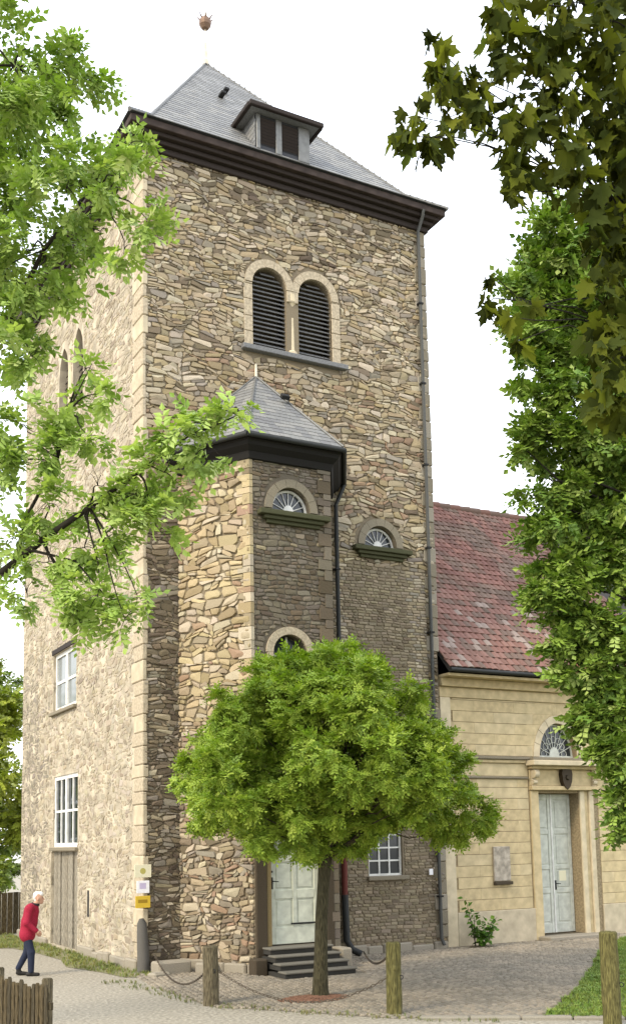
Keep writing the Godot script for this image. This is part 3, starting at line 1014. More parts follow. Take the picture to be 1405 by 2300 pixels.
	colp.tube([V(TD - 5.62, 13.96, -0.05), V(TD - 5.62, 15.2, -0.05)], [0.12, 0.11], 10)
	part("column", colp, M.plaster_pale, t)
	# boarded doorway below the lower window
	var bx := TD - 7.1
	var i := 0
	while bx < TD - 4.7:
		var bw := minf(rng.randf_range(0.2, 0.34), TD - 4.68 - bx)
		var b := MB.new()
		b.T = L
		b.cbox(V(bx + 0.005, 0.06, -0.13), V(bx + bw - 0.005, 2.42, -0.07 + rng.randf_range(-0.02, 0.03)), 0.008)
		part("board", b, [M.wood_grey, M.wood_grey_b, M.wood_grey][i % 3], t)
		bx += bw
		i += 1
	# ---- cornice: stacked boards that step outwards
	var prof := [[0.0, 17.92, 0.10, 18.06], [0.0, 18.062, 0.20, 18.17], [0.0, 18.172, 0.31, 18.27], [0.0, 18.272, 0.42, 18.44]]
	for q in prof:
		var d: float = q[2]
		for s in [[V(-d, q[1], 0.0), V(TW + d, q[3], d)], [V(-d, q[1], -TD - d), V(TW + d, q[3], -TD)], [V(-d, q[1], -TD + 0.002), V(0.0, q[3], -0.002)], [V(TW, q[1], -TD + 0.002), V(TW + d, q[3], -0.002)]]:
			var b := MB.new()
			b.cbox(s[0], s[1], 0.012)
			part("cornice_board", b, M.wood_eave if q[3] > 18.3 else M.wood_dark, t)
	# ---- roof
	var e := 0.47
	var ry := 18.45
	var c0 := [V(-e, ry, e), V(TW + e, ry, e), V(TW + e, ry, -TD - e), V(-e, ry, -TD - e)]
	var f := 0.78 - e
	var c1 := [V(f, 19.05, -f), V(TW - f, 19.05, -f), V(TW - f, 19.05, -TD + f), V(f, 19.05, -TD + f)]
	var top := V(TW * 0.5, 24.9, -TD * 0.5)
	var rf := MB.new()
	for k in 4:
		var k2 := (k + 1) % 4
		rf.quad(c0[k], c0[k2], c1[k2], c1[k])
		rf.tri(c1[k], c1[k2], top)
	rf.quad(c0[3], c0[2], c0[1], c0[0])
	var roof := part("roof", rf, M.slate_deck, t)
	var list := []
	for k in 4:
		var k2 := (k + 1) % 4
		list += slabs(c0[k], c0[k2], c1[k2], c1[k], 0.17, 0.26, 50 + k)
		list += slabs(c1[k], c1[k2], top, top, 0.19, 0.27, 60 + k)
	lay_slabs(roof, list, "slate", "slates", "slate", slate_color, 0.009, 0.012, 0.0, 300)
	for k in 4:
		var hip := MB.new()
		hip.tube([c0[k] + V(0, 0.02, 0), c1[k] + V(0, 0.02, 0), top + V(0, 0.02, 0)], [0.05, 0.045, 0.035], 6)
		part("hip_capping", hip, M.slate_0, roof)
	# finial
	var fin := MB.new()
	fin.lathe([[0.10, 24.86], [0.10, 25.0], [0.065, 25.06], [0.055, 25.55], [0.02, 25.6], [0.014, 26.7], [0.0, 26.72]], V(TW * 0.5, 0, -TD * 0.5), 10)
	var fp := part("finial", fin, M.pale_metal, t)
	var ball := MB.new()
	ball.lathe([[0.0, 25.98], [0.10, 26.02], [0.17, 26.12], [0.185, 26.2], [0.17, 26.28], [0.10, 26.37], [0.0, 26.41]], V(TW * 0.5, 0, -TD * 0.5), 12)
	part("ball", ball, M.copper, fp)
	for k in 7:
		var sp := MB.new()
		var a := TAU * k / 7
		sp.tube([V(TW * 0.5 + cos(a) * 0.13, 26.28, -TD * 0.5 + sin(a) * 0.13), V(TW * 0.5 + cos(a) * 0.27, 26.42, -TD * 0.5 + sin(a) * 0.27)], [0.03, 0.008], 5)
		part("spike", sp, M.copper, fp)
	# ---- dormer
	var dm := MB.new()
	var dz := -0.36
	dm.box(V(2.98, 19.0, -3.2), V(4.42, 20.1, dz))
	var dor := part("dormer", dm, M.slate_deck, t)
	var drf := MB.new()
	var er := [V(2.72, 20.08, dz + 0.26), V(4.68, 20.08, dz + 0.26), V(4.68, 20.08, -3.2), V(2.72, 20.08, -3.2)]
	for kk in 1:
		drf.box(V(2.76, 20.02, -3.0), V(4.64, 20.1, dz + 0.22))
	drf.tri(er[0], er[1], V(3.7, 20.78, -1.0))
	drf.quad(er[1], er[2], V(3.7, 20.78, -3.2), V(3.7, 20.78, -1.0))
	drf.quad(er[3], er[0], V(3.7, 20.78, -1.0), V(3.7, 20.78, -3.2))
	drf.quad(er[0], er[3], er[2], er[1])
	part("dormer_roof", drf, M.slate_0, dor)
	for s in [[V(2.7, 20.0, dz + 0.2), V(4.7, 20.12, dz + 0.3)], [V(2.68, 20.0, -2.6), V(2.78, 20.12, dz + 0.196)], [V(4.62, 20.0, -2.6), V(4.72, 20.12, dz + 0.196)]]:
		var b := MB.new()
		b.cbox(s[0], s[1], 0.015)
		part("eave_board", b, M.wood_dark, dor)
	for x in [2.98, 3.5, 4.12]:
		var b := MB.new()
		var wd: float = 0.1 if x < 3.4 else (0.16 if x < 4.0 else 0.3)
		b.cbox(V(x, 19.1, dz), V(x + wd, 20.0, dz + 0.05), 0.008)
		part("post", b, M.zinc, dor)
	for x in [3.085, 3.665]:
		var fr := MB.new()
		var wd: float = 0.41 if x < 3.4 else 0.45
		fr.box(V(x, 19.24, dz + 0.002), V(x + wd, 19.96, dz + 0.012))
		var sh := part("shutter", fr, M.iron, dor)
		for k in 8:
			var sl := MB.new()
			sl.T = Transform3D(Basis(Vector3(1, 0, 0), 0.6), V(x + wd * 0.5, 19.29 + k * 0.085, dz + 0.03))
			sl.box(V(-wd * 0.48, -0.03, -0.006), V(wd * 0.48, 0.03, 0.006))
			part("slat", sl, M.wood_dark, sh)
	var dlist := slabs(V(2.97, 19.05, -3.0), V(2.97, 19.05, dz), V(2.97, 20.0, dz), V(2.97, 20.0, -3.0), 0.13, 0.2, 77)
	lay_slabs(dor, dlist, "cheek_slate", "cheek_slates", "slate", slate_color, 0.008, 0.01, 0.0, 60)
	# ---- rain pipe at the right corner
	var rp := MB.new()
	rp.tube([V(7.26, 18.3, 0.40), V(7.26, 18.15, 0.36), V(7.26, 17.85, 0.13), V(7.26, 12.0, 0.12), V(7.26, 0.25, 0.12), V(7.28, 0.1, 0.2)], [0.042, 0.042, 0.042, 0.042, 0.042, 0.042], 10)
	var rpp := part("rain_pipe", rp, M.pipe_grey, t)
	yy_brackets(rpp, 7.26, 0.12, 1.2, 17.5, 2.1)
	# roof hook and little hatch
	for q in [V(3.4, 22.6, -3.3), V(3.1, 22.1, -2.85)]:
		var b := MB.new()
		b.cbox(q, q + V(0.13, 0.07, 0.25), 0.01)
		part("vent", b, M.iron, roof)

func yy_brackets(parent: Node, x: float, z: float, y0: float, y1: float, step: float):
	var y := y0
	while y < y1:
		var b := MB.new()
		b.box(V(x - 0.062, y, z - 0.14), V(x + 0.062, y + 0.04, z + 0.06))
		part("pipe_bracket", b, M.iron, parent)
		y += step

func slate_color(s: Dictionary) -> Color:
	var k: float = 0.8 + 0.45 * fposmod(s.k * 7.31, 1.0)
	return Color(0.235 * k, 0.235 * k, 0.23 * k)

func tile_color(s: Dictionary) -> Color:
	var k: float = 0.72 + 0.5 * fposmod(s.k * 7.31, 1.0)
	var n := noise_a.get_noise_2d(s.o.x * 0.6, s.o.y * 0.9)
	if s.get("m", 0) == 4:
		return Color(0.36, 0.28, 0.235) * k
	if s.get("m", 0) == 5:
		return Color(0.36, 0.165, 0.095) * k
	return Color(0.27, 0.135, 0.105).lerp(Color(0.21, 0.145, 0.11), clampf(n * 2.0 + 0.5, 0, 1)) * k

# ---------------------------------------------------------------- stair turret
const TX := 0.80
const TS := 1.89

func build_turret():
	var t := thing("stair_turret", "half hexagonal stone stair turret against the tower with slate roof", "turret")
	var h := 10.62
	var p := [V(TX, 0, 0), V(TX + TS * 0.5, 0, TS * 0.866), V(TX + TS * 1.5, 0, TS * 0.866), V(TX + TS * 2, 0, 0)]
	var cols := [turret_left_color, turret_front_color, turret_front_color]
	var frames := []
	for k in 3:
		var u: Vector3 = (p[k + 1] - p[k]).normalized()
		frames.append(Transform3D(Basis(u, Vector3.UP, u.cross(Vector3.UP)), p[k]))
	var C: Transform3D = frames[1]
	var x0: float = p[1].x
	var mo := [
		{"u0": 2.25 - x0, "u1": 3.15 - x0, "v0": 9.48, "v1": 10.02, "arch": "round", "rise": 0.5, "margin": 0.2, "depth": 0.22, "below": 0.1},
		{"u0": 2.22 - x0, "u1": 3.02 - x0, "v0": 5.4, "v1": 6.85, "arch": "round", "rise": 0.4, "margin": 0.18, "depth": 0.25},
		{"u0": 2.08 - x0, "u1": 3.26 - x0, "v0": 0.5, "v1": 2.95, "margin": 0.3, "depth": 0.2, "below": 0.3}]
	for k in 3:
		var op: Array = mo if k == 1 else []
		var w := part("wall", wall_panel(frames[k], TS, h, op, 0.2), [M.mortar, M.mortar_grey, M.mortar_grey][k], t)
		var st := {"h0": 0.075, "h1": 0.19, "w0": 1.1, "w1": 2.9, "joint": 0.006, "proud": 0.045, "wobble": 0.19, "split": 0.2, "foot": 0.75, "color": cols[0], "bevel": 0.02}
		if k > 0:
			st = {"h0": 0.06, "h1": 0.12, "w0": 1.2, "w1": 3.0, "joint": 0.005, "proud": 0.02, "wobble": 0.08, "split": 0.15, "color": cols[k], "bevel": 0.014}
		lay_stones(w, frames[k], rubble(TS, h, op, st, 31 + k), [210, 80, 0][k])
	tag(t.get_child(0), "sunlit turret face of large pale yellow stones")
	tag(t.get_child(1), "grey brown turret face holding the door")
	# corner stones between the faces
	for k in [1, 2]:
		var y := 0.12
		var flip := 0
		while y < h - 0.1:
			var hh := minf(rng.randf_range(0.12, 0.3), h - y)
			var b := MB.new()
			var up := 0.012 + rng.randf() * 0.01
			var q: Vector3 = p[k]
			var ua: Vector3 = -frames[k - 1].basis.x * (0.3 if flip % 2 else 0.16)
			var ub: Vector3 = frames[k].basis.x * (0.05 if k == 1 else (0.1 if flip % 2 else 0.2))
			var na: Vector3 = frames[k - 1].basis.z * (up + 0.03)
			var nb: Vector3 = frames[k].basis.z * (up + 0.012)
			var tip := q + (na + nb) * 0.68
			var a := q + ua + na
			var d := q + ub + nb
			var ia := q + ua - na
			var id := q + ub - nb
			var lo := V(0, y + 0.007, 0)
			var hi := V(0, y + hh - 0.007, 0)
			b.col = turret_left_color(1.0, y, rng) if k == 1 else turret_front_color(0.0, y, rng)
			b.quad(a + lo, tip + lo, tip + hi, a + hi)
			b.quad(tip + lo, d + lo, d + hi, tip + hi)
			b.quad(ia + lo, a + lo, a + hi, ia + hi)
			b.quad(d + lo, id + lo, id + hi, d + hi)
			b.quad(a + hi, tip + hi, d + hi, id + hi)
			b.quad(id + lo, d + lo, tip + lo, a + lo)
			if not (k == 1 and y < 3.2):
				part("corner_stone", b, M.stone, t)
			y += hh
			flip += 1
	# footing
	for k in 3:
		var u := 0.0
		while u < TS - 0.1:
			var ww := minf(rng.randf_range(0.35, 0.7), TS - u)
			if k != 1:
				var b := MB.new()
				b.T = frames[k]
				b.cbox(V(u + 0.01, -0.1, -0.02), V(u + ww - 0.01, rng.randf_range(0.14, 0.26), rng.randf_range(0.08, 0.14)), 0.03)
				part("footing_stone", b, M.rock, t)
			u += ww
	# fanlight and its sill
	arch_ring(t, C, 2.70 - x0, 9.52, 0.45, 0.5, 0.18, 0.04, 7, M.dressed_dark)
	fan_window(t, C, 2.70 - x0, 9.48, 0.45, 0.52, -0.16, 7, M.white_paint)
	moulded_sill(t, C, 1.9 - x0, 3.56 - x0, 9.45, 0.2, M.mossy_sill)
	# arched window behind the crown of the small tree
	arch_ring(t, C, 2.62 - x0, 6.45, 0.4, 0.4, 0.16, 0.05, 7, M.dressed, 1.0)
	var aw := MB.new()
	aw.T = C
	aw.prism(PackedVector2Array([Vector2(2.24 - x0, 5.4), Vector2(3.0 - x0, 5.4), Vector2(3.0 - x0, 6.45), Vector2(2.9 - x0, 6.7), Vector2(2.62 - x0, 6.83), Vector2(2.34 - x0, 6.7), Vector2(2.24 - x0, 6.45)]), -0.2, -0.19)
	var awp := part("arched_window", aw, M.glass, t)
	for q in [[V(2.60, 5.4, -0.185), V(2.64, 6.82, -0.15)], [V(2.24, 5.9, -0.185), V(3.0, 5.94, -0.155)], [V(2.24, 6.4, -0.185), V(3.0, 6.44, -0.155)]]:
		var b := MB.new()
		b.T = C
		b.box(q[0] - V(x0, 0, 0), q[1] - V(x0, 0, 0))
		part("muntin", b, M.white_paint, awp)
	# door
	build_turret_door(t, C, x0)
	# eave, gutter and roof
	var ey := 10.98
	var ov := 0.34
	var cen := V(TX + TS, 0, 0)
	var ring := func(s: float, y: float) -> Array:
		return [V(cen.x - s, y, 0.0), V(cen.x - s * 0.5, y, s * 0.866), V(cen.x + s * 0.5, y, s * 0.866), V(cen.x + s, y, 0.0)]
	var pr := [[TS + 0.02, 10.5], [TS + 0.08, 10.52], [TS + 0.12, 10.66], [TS + 0.26, 10.76], [TS + 0.3, 10.84], [TS + ov, 10.86], [TS + ov, ey]]
	for k in 3:
		var b := MB.new()
		for i in pr.size() - 1:
			var a: Array = ring.call(pr[i][0], pr[i][1])
			var c: Array = ring.call(pr[i + 1][0], pr[i + 1][1])
			b.quad(a[k], a[k + 1], c[k + 1], c[k])
		part("eave_board", b, M.wood_black, t)
	var r0: Array = ring.call(TS + ov + 0.04, ey)
	var apex := V(cen.x, 13.12, 0.03)
	var rf := MB.new()
	for k in 3:
		rf.tri(r0[k], r0[k + 1], apex)
	rf.quad(r0[3], r0[2], r0[1], r0[0])
	var roof := part("roof", rf, M.slate_deck, t)
	var list := []
	for k in 3:
		list += slabs(r0[k], r0[k + 1], apex, apex, 0.16, 0.24, 80 + k)
	lay_slabs(roof, list, "slate", "slates", "slate", slate_color, 0.009, 0.012, 0.0, 220)
	for k in 4:
		var hip := MB.new()
		hip.tube([r0[k] + V(0, 0.02, 0.02), apex + V(0, 0.03, 0.02)], [0.028, 0.02], 6)
		part("lead_flashing" if k in [0, 3] else "hip_capping", hip, M.zinc, roof)
	var fin := MB.new()
	fin.tube([apex + V(0, -0.05, 0.03), apex + V(0, 0.3, 0.03), apex + V(0, 0.33, 0.03)], [0.035, 0.028, 0.0], 8)
	part("finial", fin, M.pale_metal, t)
	var vent := MB.new()
	vent.T = Transform3D(Basis(Vector3(1, 0, 0), -0.8), V(3.0, 12.35, 0.86))
	vent.cbox(V(-0.1, -0.05, 0.0), V(0.1, 0.07, 0.1), 0.01)
	part("vent", vent, M.iron, roof)
	# gutter along the eave, and the rain pipe down the inner corner
	for k in 3:
		var gt := MB.new()
		var ga: Array = ring.call(TS + ov + 0.07, ey - 0.06)
		gt.tube([ga[k], ga[k + 1]], [0.055, 0.055], 8)
		part("gutter", gt, M.pipe_dark, t)
	var rp := MB.new()
	rp.tube([V(cen.x + TS + ov, 10.9, 0.1), V(cen.x + TS + 0.28, 10.75, 0.14), V(4.68, 10.35, 0.12), V(4.68, 2.35, 0.12)], [0.05, 0.05, 0.05, 0.05], 10)
	var rpp := part("rain_pipe", rp, M.pipe_dark, t)
	yy_brackets(rpp, 4.68, 0.12, 2.8, 10.2, 2.0)
	var r2 := MB.new()
	r2.tube([V(4.68, 2.36, 0.12), V(4.68, 1.35, 0.12)], [0.068, 0.068], 10)
	tag(part("pipe_section", r2, M.pipe_red, t), "rusty red length of rain pipe")
	var r3 := MB.new()
	r3.tube([V(4.68, 1.36, 0.12), V(4.70, 0.35, 0.13), V(4.78, 0.16, 0.22), V(4.92, 0.06, 0.36)], [0.075, 0.075, 0.075, 0.08], 10)
	tag(part("pipe_shoe", r3, M.pipe_dark, t), "black foot of rain pipe bent outwards")

func build_turret_door(t: Node, C: Transform3D, x0: float):
	var u0 := 2.08 - x0
	var u1 := 3.26 - x0
	# wall strips beside the door
	for q in [[u0 - 0.325, u0 - 0.09, M.jamb_dark, 0.05, "door_surround"], [u0 - 0.088, u0 + 0.02, M.jamb_ochre, 0.03, "door_jamb"], [u1 - 0.02, u1 + 0.088, M.jamb_ochre, 0.03, "door_jamb"], [u1 + 0.09, u1 + 0.27, M.jamb_dark, 0.05, "door_surround"]]:
		var b := MB.new()
		b.T = C
		b.cbox(V(q[0], 0.3 if q[4] == "door_surround" else 0.5, -0.16), V(q[1], 3.2 if q[4] == "door_surround" else 2.98, q[3]), 0.012)
		part(q[4], b, q[2], t)
	var lin := MB.new()
	lin.T = C
	lin.cbox(V(u0 - 0.086, 2.982, -0.16), V(u1 + 0.086, 3.198, 0.06), 0.012)
	part("lintel", lin, M.jamb_ochre, t)
	var d := MB.new()
	d.T = C
	d.cbox(V(u0 + 0.02, 0.52, -0.15), V(u1 - 0.02, 2.95, -0.10), 0.004)
	var door := part("door", d, M.door_paint, t)
	tag(door, "pale grey green panelled door up the steps")
	# stiles and rails stand proud of the recessed panels
	for r in [[u0 + 0.02, u0 + 0.14, 0.52, 2.95], [u1 - 0.14, u1 - 0.02, 0.52, 2.95], [(u0 + u1) * 0.5 - 0.045, (u0 + u1) * 0.5 + 0.045, 0.86, 2.95]]:
		var b := MB.new()
		b.T = C
		b.cbox(V(r[0], r[2] + 0.001, -0.11), V(r[1], r[3] - 0.001, -0.075), 0.008)
		part("stile", b, M.door_paint, door)
	for y in [[0.522, 0.86], [1.42, 1.60], [2.16, 2.28], [2.84, 2.948]]:
		var b := MB.new()
		b.T = C
		b.cbox(V(u0 + 0.141, y[0], -0.11), V((u0 + u1) * 0.5 - 0.046 if y[0] > 0.6 else u1 - 0.141, y[1], -0.077), 0.008)
		part("rail", b, M.door_paint, door)
		if y[0] > 0.6:
			var b2 := MB.new()
			b2.T = C
			b2.cbox(V((u0 + u1) * 0.5 + 0.046, y[0], -0.11), V(u1 - 0.141, y[1], -0.077), 0.008)
			part("rail", b2, M.door_paint, door)
	for y in [[0.9, 1.38], [1.64, 2.12], [2.32, 2.8]]:
		for x in [[u0 + 0.18, (u0 + u1) * 0.5 - 0.085], [(u0 + u1) * 0.5 + 0.085, u1 - 0.18]]:
			var b := MB.new()
			b.T = C
			b.cbox(V(x[0], y[0], -0.12), V(x[1], y[1], -0.088), 0.01)
			part("panel", b, M.door_paint, door)
	var pl := MB.new()
	pl.T = C
	pl.cbox(V(u0 + 0.05, 1.62, -0.08), V(u0 + 0.10, 1.86, -0.066), 0.004)
	pl.tube([V(u0 + 0.075, 1.78, -0.07), V(u0 + 0.075, 1.78, -0.02), V(u0 + 0.2, 1.77, -0.015)], [0.011, 0.011, 0.009], 6)
	part("handle", pl, M.iron, door)
	var kn := MB.new()
	kn.T = C
	kn.tube([V(u0 + 0.07, 1.97, -0.08), V(u0 + 0.07, 1.97, -0.05)], [0.025, 0.022], 8)
	part("lock", kn, M.iron, door)
	var bar := MB.new()
	bar.T = C
	bar.cbox(V((u0 + u1) * 0.5 - 0.1, 0.90, -0.07), V(u1 - 0.1, 0.935, -0.05), 0.005)
	part("bar", bar, M.iron, door)
	# steps
	var s := thing("stone_steps", "worn dark stone steps leading up to the pale turret door", "steps")
	var top := MB.new()
	var z := TS * 0.866
	for k in 4:
		var y1 := 0.5 - 0.125 * k
		var zz := z + 0.42 + 0.27 * k
		var b := MB.new()
		var xa := 1.86 - 0.03 * k
		var xb := 3.28 + 0.02 * k
		b.cbox(V(xa, y1 - 0.04, z - 0.02 if k == 0 else z + 0.36 + 0.27 * (k - 1)), V(xb, y1, zz), 0.012)
		part("step", b, M.step, s)
		var rs := MB.new()
		rs.box(V(xa + 0.02, -0.05 if k == 3 else y1 - 0.125, z + 0.02), V(xb - 0.02, y1 - 0.042, zz - 0.045))
		part("riser", rs, M.riser, s)
	var blk := MB.new()
	blk.cbox(V(1.50, -0.05, z + 0.16), V(1.78, 0.32, z + 0.48), 0.03)
	part("side_block", blk, M.jamb_dark, s)
	var blk2 := MB.new()
	blk2.cbox(V(3.42, -0.05, z - 0.06), V(3.66, 0.42, z + 0.5), 0.03)
	part("side_block", blk2, M.rock, s)

# ---------------------------------------------------------------- nave
const NZ := -0.10

func build_nave():
	var t := thing("church_nave", "cream plastered church nave with red tiled roof beside the tower", "church")
	var X0 := 7.53
	var X1 := 20.0
	var eave := 6.62
	var F := Transform3D(Basis.IDENTITY, V(X0, 0, NZ))
	var dx := 10.52 - X0
	var dx1 := 11.86 - X0
	var op := [{"u0": dx, "u1": dx1, "v0": 0.1, "v1": 3.66, "depth": 0.42}, {"u0": 10.62 - X0, "u1": 11.88 - X0, "v0": 4.56, "v1": 5.46, "arch": "round", "rise": 0.88, "depth": 0.3}]
	part("wall", wall_panel(F, X1 - X0, 6.5, op, 0.3), M.plaster_joint, t)
	var side := MB.new()
	side.quad(V(X1, 0, NZ), V(X1, 0, -10.3), V(X1, 6.5, -10.3), V(X1, 6.5, NZ))
	side.tri(V(X1, 6.5, NZ), V(X1, 6.5, -10.3), V(X1, 12.4, -5.2))
	side.quad(V(X1, 0, -10.3), V(X0, 0, -10.3), V(X0, 6.5, -10.3), V(X1, 6.5, -10.3))
	side.tri(V(X0, 6.5, -10.3), V(X0, 6.5, NZ), V(X0, 12.4, -5.2))
	part("wall", side, M.plaster, t)
	# plaster blocks in courses with real joints
	var openings := [[10.24, 12.5, 0.0, 4.62]]
	var mats := [M.plaster, M.plaster_b, M.plaster, M.plaster_c]
	var y := 0.80
	var row := 0
	while y < 5.95:
		var hh := 0.272
		if y > 4.0 and y < 4.58:
			y = 4.58
			continue
		if y + hh > 4.0 and y < 4.0:
			hh = 4.0 - y
		if hh < 0.08:
			y = 4.58
			continue
		if y + hh > 5.98:
			hh = 5.98 - y
		var x := X0 + 0.42
		if row % 2:
			x -= 0.6
		while x < 14.4:
			var x1 := x + 1.25
			var a := maxf(x, X0 + 0.36)
			var b := x1
			# leave out the doorway and the round-headed window
			var segs := [[a, b]]
			for o in [[10.20, 12.52, 0.0, 4.58], [10.34, 12.16, 4.5, 5.78]]:
				if y < o[3] - 0.02 and y + hh > o[2] + 0.02:
					var l: float = o[0]
					var r: float = o[1]
					if o[2] > 1.0:
						var yy := clampf((y + hh * 0.35 - 4.58) / 1.1, 0.0, 1.0)
						var hw := 0.85 * sqrt(1.0 - yy * yy)
						l = 11.25 - hw
						r = 11.25 + hw
					var nx := []
					for s in segs:
						if s[1] <= l or s[0] >= r:
							nx.append(s)
						else:
							if s[0] < l - 0.05:
								nx.append([s[0], l])
							if s[1] > r + 0.05:
								nx.append([r, s[1]])
					segs = nx
			for s in segs:
				if s[1] - s[0] > 0.06:
					var m := MB.new()
					m.T = Transform3D(Basis.IDENTITY, V(0, 0, NZ))
					m.cbox(V(s[0] + 0.0005, y + 0.0055, -0.02), V(s[1] - 0.0005, y + hh - 0.0055, 0.016 + rng.randf_range(0, 0.002)), 0.003)
					part("block", m, mats[rng.randi() % 4], t)
			x = x1
		y += hh
		row += 1
	for q in [
		[V(X0 + 0.03, 0.0, NZ - 0.02), V(X0 + 0.34, 5.98, NZ + 0.06), M.plaster_pale, "corner_pilaster"],
		[V(X0 + 0.03, 5.985, NZ - 0.02), V(14.4, 6.24, NZ + 0.05), M.plaster, "frieze"],
		[V(X0 + 0.03, 6.245, NZ - 0.02), V(14.4, 6.45, NZ + 0.16), M.plaster_b, "cornice"],
		[V(X0 + 0.35, 4.49, NZ - 0.02), V(10.3, 4.565, NZ + 0.13), M.dressed_dark, "string_course"],
		[V(X0 + 0.35, 4.40, NZ - 0.02), V(10.3, 4.485, NZ + 0.08), M.plaster_b, "string_course"],
		[V(X0 + 0.35, 4.07, NZ - 0.02), V(10.2, 4.395, NZ + 0.03), M.plaster_c, "string_band"],
		[V(X0 + 0.35, 4.01, NZ - 0.02), V(10.2, 4.065, NZ + 0.07), M.dressed_dark, "string_course"],
		[V(12.52, 4.40, NZ - 0.02), V(14.4, 4.565, NZ + 0.13), M.plaster_b, "string_course"],
		[V(X0 + 0.35, 0.0, NZ - 0.02), V(10.42, 0.795, NZ + 0.05), M.plinth, "plinth"],
		[V(12.5, 0.0, NZ - 0.02), V(14.4, 0.795, NZ + 0.05), M.plinth, "plinth"]]:
		var b := MB.new()
		b.cbox(q[0], q[1], 0.012)
		part(q[3], b, q[2], t)
	# round-headed window over the door
	var N := Transform3D(Basis.IDENTITY, V(0, 0, NZ))
	arch_ring(t, N, 11.25, 4.58, 0.63, 0.88, 0.2, 0.03, 9, M.plaster_pale)
	fan_window(t, N, 11.25, 4.57, 0.63, 0.88, -0.2, 8, M.church_door_paint, true)
	for s in [-1, 1]:
		# plain plaster between the arch and the courses beside it
		var sp := PackedVector2Array()
		for k in 13:
			var a := PI * 0.5 * k / 12.0
			sp.append(Vector2(11.25 + s * cos(a) * 0.828, 4.585 + sin(a) * 1.078))
		sp.append(Vector2(11.25, 5.97))
		sp.append(Vector2(11.25 + s * 1.0, 5.97))
		sp.append(Vector2(11.25 + s * 1.0, 4.585))
		if s > 0:
			sp.reverse()
		var b := MB.new()
		b.T = N
		b.prism(sp, -0.02, 0.0095)
		part("arch_spandrel", b, M.plaster, t)
	# doorway: surround, hood, frieze with shield, scroll brackets
	for q in [
		[V(10.24, 0.0, NZ - 0.02), V(10.50, 3.72, NZ + 0.06), M.plaster, "pilaster"],
		[V(11.87, 0.0, NZ - 0.02), V(12.03, 3.72, NZ + 0.05), M.plaster_pale, "pilaster"],
		[V(12.032, 0.0, NZ - 0.02), V(12.16, 3.72, NZ + 0.02), M.plaster_b, "pilaster"],
		[V(12.162, 0.0, NZ - 0.02), V(12.32, 3.72, NZ + 0.07), M.plaster_pale, "pilaster"],
		[V(10.22, 3.725, NZ - 0.02), V(12.5, 3.83, NZ + 0.16), M.plaster_b, "architrave"],
		[V(10.24, 3.832, NZ - 0.02), V(12.48, 4.26, NZ + 0.05), M.plaster, "frieze"],
		[V(10.2, 4.262, NZ - 0.02), V(12.52, 4.34, NZ + 0.2), M.plaster_b, "hood"],
		[V(10.12, 4.342, NZ - 0.02), V(12.6, 4.47, NZ + 0.38), M.plaster_pale, "hood"],
		[V(10.2, 4.472, NZ - 0.02), V(12.52, 4.555, NZ + 0.28), M.dressed_dark, "hood"]]:
		var b := MB.new()
		b.cbox(q[0], q[1], 0.014)
		part(q[3], b, q[2], t)
	for bx in [10.34, 12.34]:
		var b := MB.new()
		b.tube([V(bx - 0.07, 4.14, NZ + 0.14), V(bx + 0.07, 4.14, NZ + 0.14)], [0.11, 0.11], 14)
		b.tube([V(bx - 0.065, 3.93, NZ + 0.10), V(bx + 0.065, 3.93, NZ + 0.10)], [0.06, 0.06], 12)
		b.box(V(bx - 0.06, 3.84, NZ), V(bx + 0.06, 4.26, NZ + 0.09))
		part("scroll_bracket", b, M.plaster_pale, t)
	var sh := MB.new()
	sh.T = N
	var outline := PackedVector2Array()
	for q in [[0.0, 3.74], [0.09, 3.82], [0.15, 3.96], [0.17, 4.14], [0.15, 4.25], [0.06, 4.27], [0.0, 4.3], [-0.06, 4.27], [-0.15, 4.25], [-0.17, 4.14], [-0.15, 3.96], [-0.09, 3.82]]:
		outline.append(Vector2(11.36 + q[0], q[1]))
	sh.prism(outline, 0.03, 0.19)
	var shield := part("shield", sh, M.shield, t)
	var boss := MB.new()
	boss.T = N
	boss.tube([V(11.36, 4.05, 0.18), V(11.36, 4.05, 0.225)], [0.08, 0.05], 10)
	part("boss", boss, M.jamb_dark, shield)
	# door leaves
	for s in 2:
		var ux := 10.53 + 0.665 * s
		var d := MB.new()
		d.cbox(V(ux, 0.12, NZ - 0.41), V(ux + 0.655, 3.65, NZ - 0.36), 0.005)
		var door := part("door_leaf", d, M.church_door_paint, t)
		for r in [[ux, ux + 0.1, 0.121, 3.649], [ux + 0.555, ux + 0.655, 0.121, 3.649]]:
			var b := MB.new()
			b.cbox(V(r[0], r[2], NZ - 0.37), V(r[1], r[3], NZ - 0.335), 0.008)
			part("stile", b, M.church_door_paint, door)
		for yy in [[0.122, 0.36], [1.12, 1.24], [1.72, 1.82], [2.62, 2.74], [3.5, 3.648]]:
			var b := MB.new()
			b.cbox(V(ux + 0.101, yy[0], NZ - 0.37), V(ux + 0.554, yy[1], NZ - 0.337), 0.008)
			part("rail", b, M.church_door_paint, door)
		for yy in [[0.4, 1.08], [1.27, 1.69], [1.86, 2.58], [2.78, 3.46]]:
			var b := MB.new()
			b.cbox(V(ux + 0.14, yy[0], NZ - 0.375), V(ux + 0.515, yy[1], NZ - 0.345), 0.012)
			part("panel", b, M.church_door_paint, door)
		if s == 1:
			var hd := MB.new()
			hd.cbox(V(ux + 0.03, 1.2, NZ - 0.335), V(ux + 0.085, 1.44, NZ - 0.322), 0.004)
			hd.tube([V(ux + 0.055, 1.36, NZ - 0.33), V(ux + 0.055, 1.36, NZ - 0.27), V(ux + 0.17, 1.35, NZ - 0.265)], [0.012, 0.012, 0.01], 6)
			part("handle", hd, M.iron, door)
	var ast := MB.new()
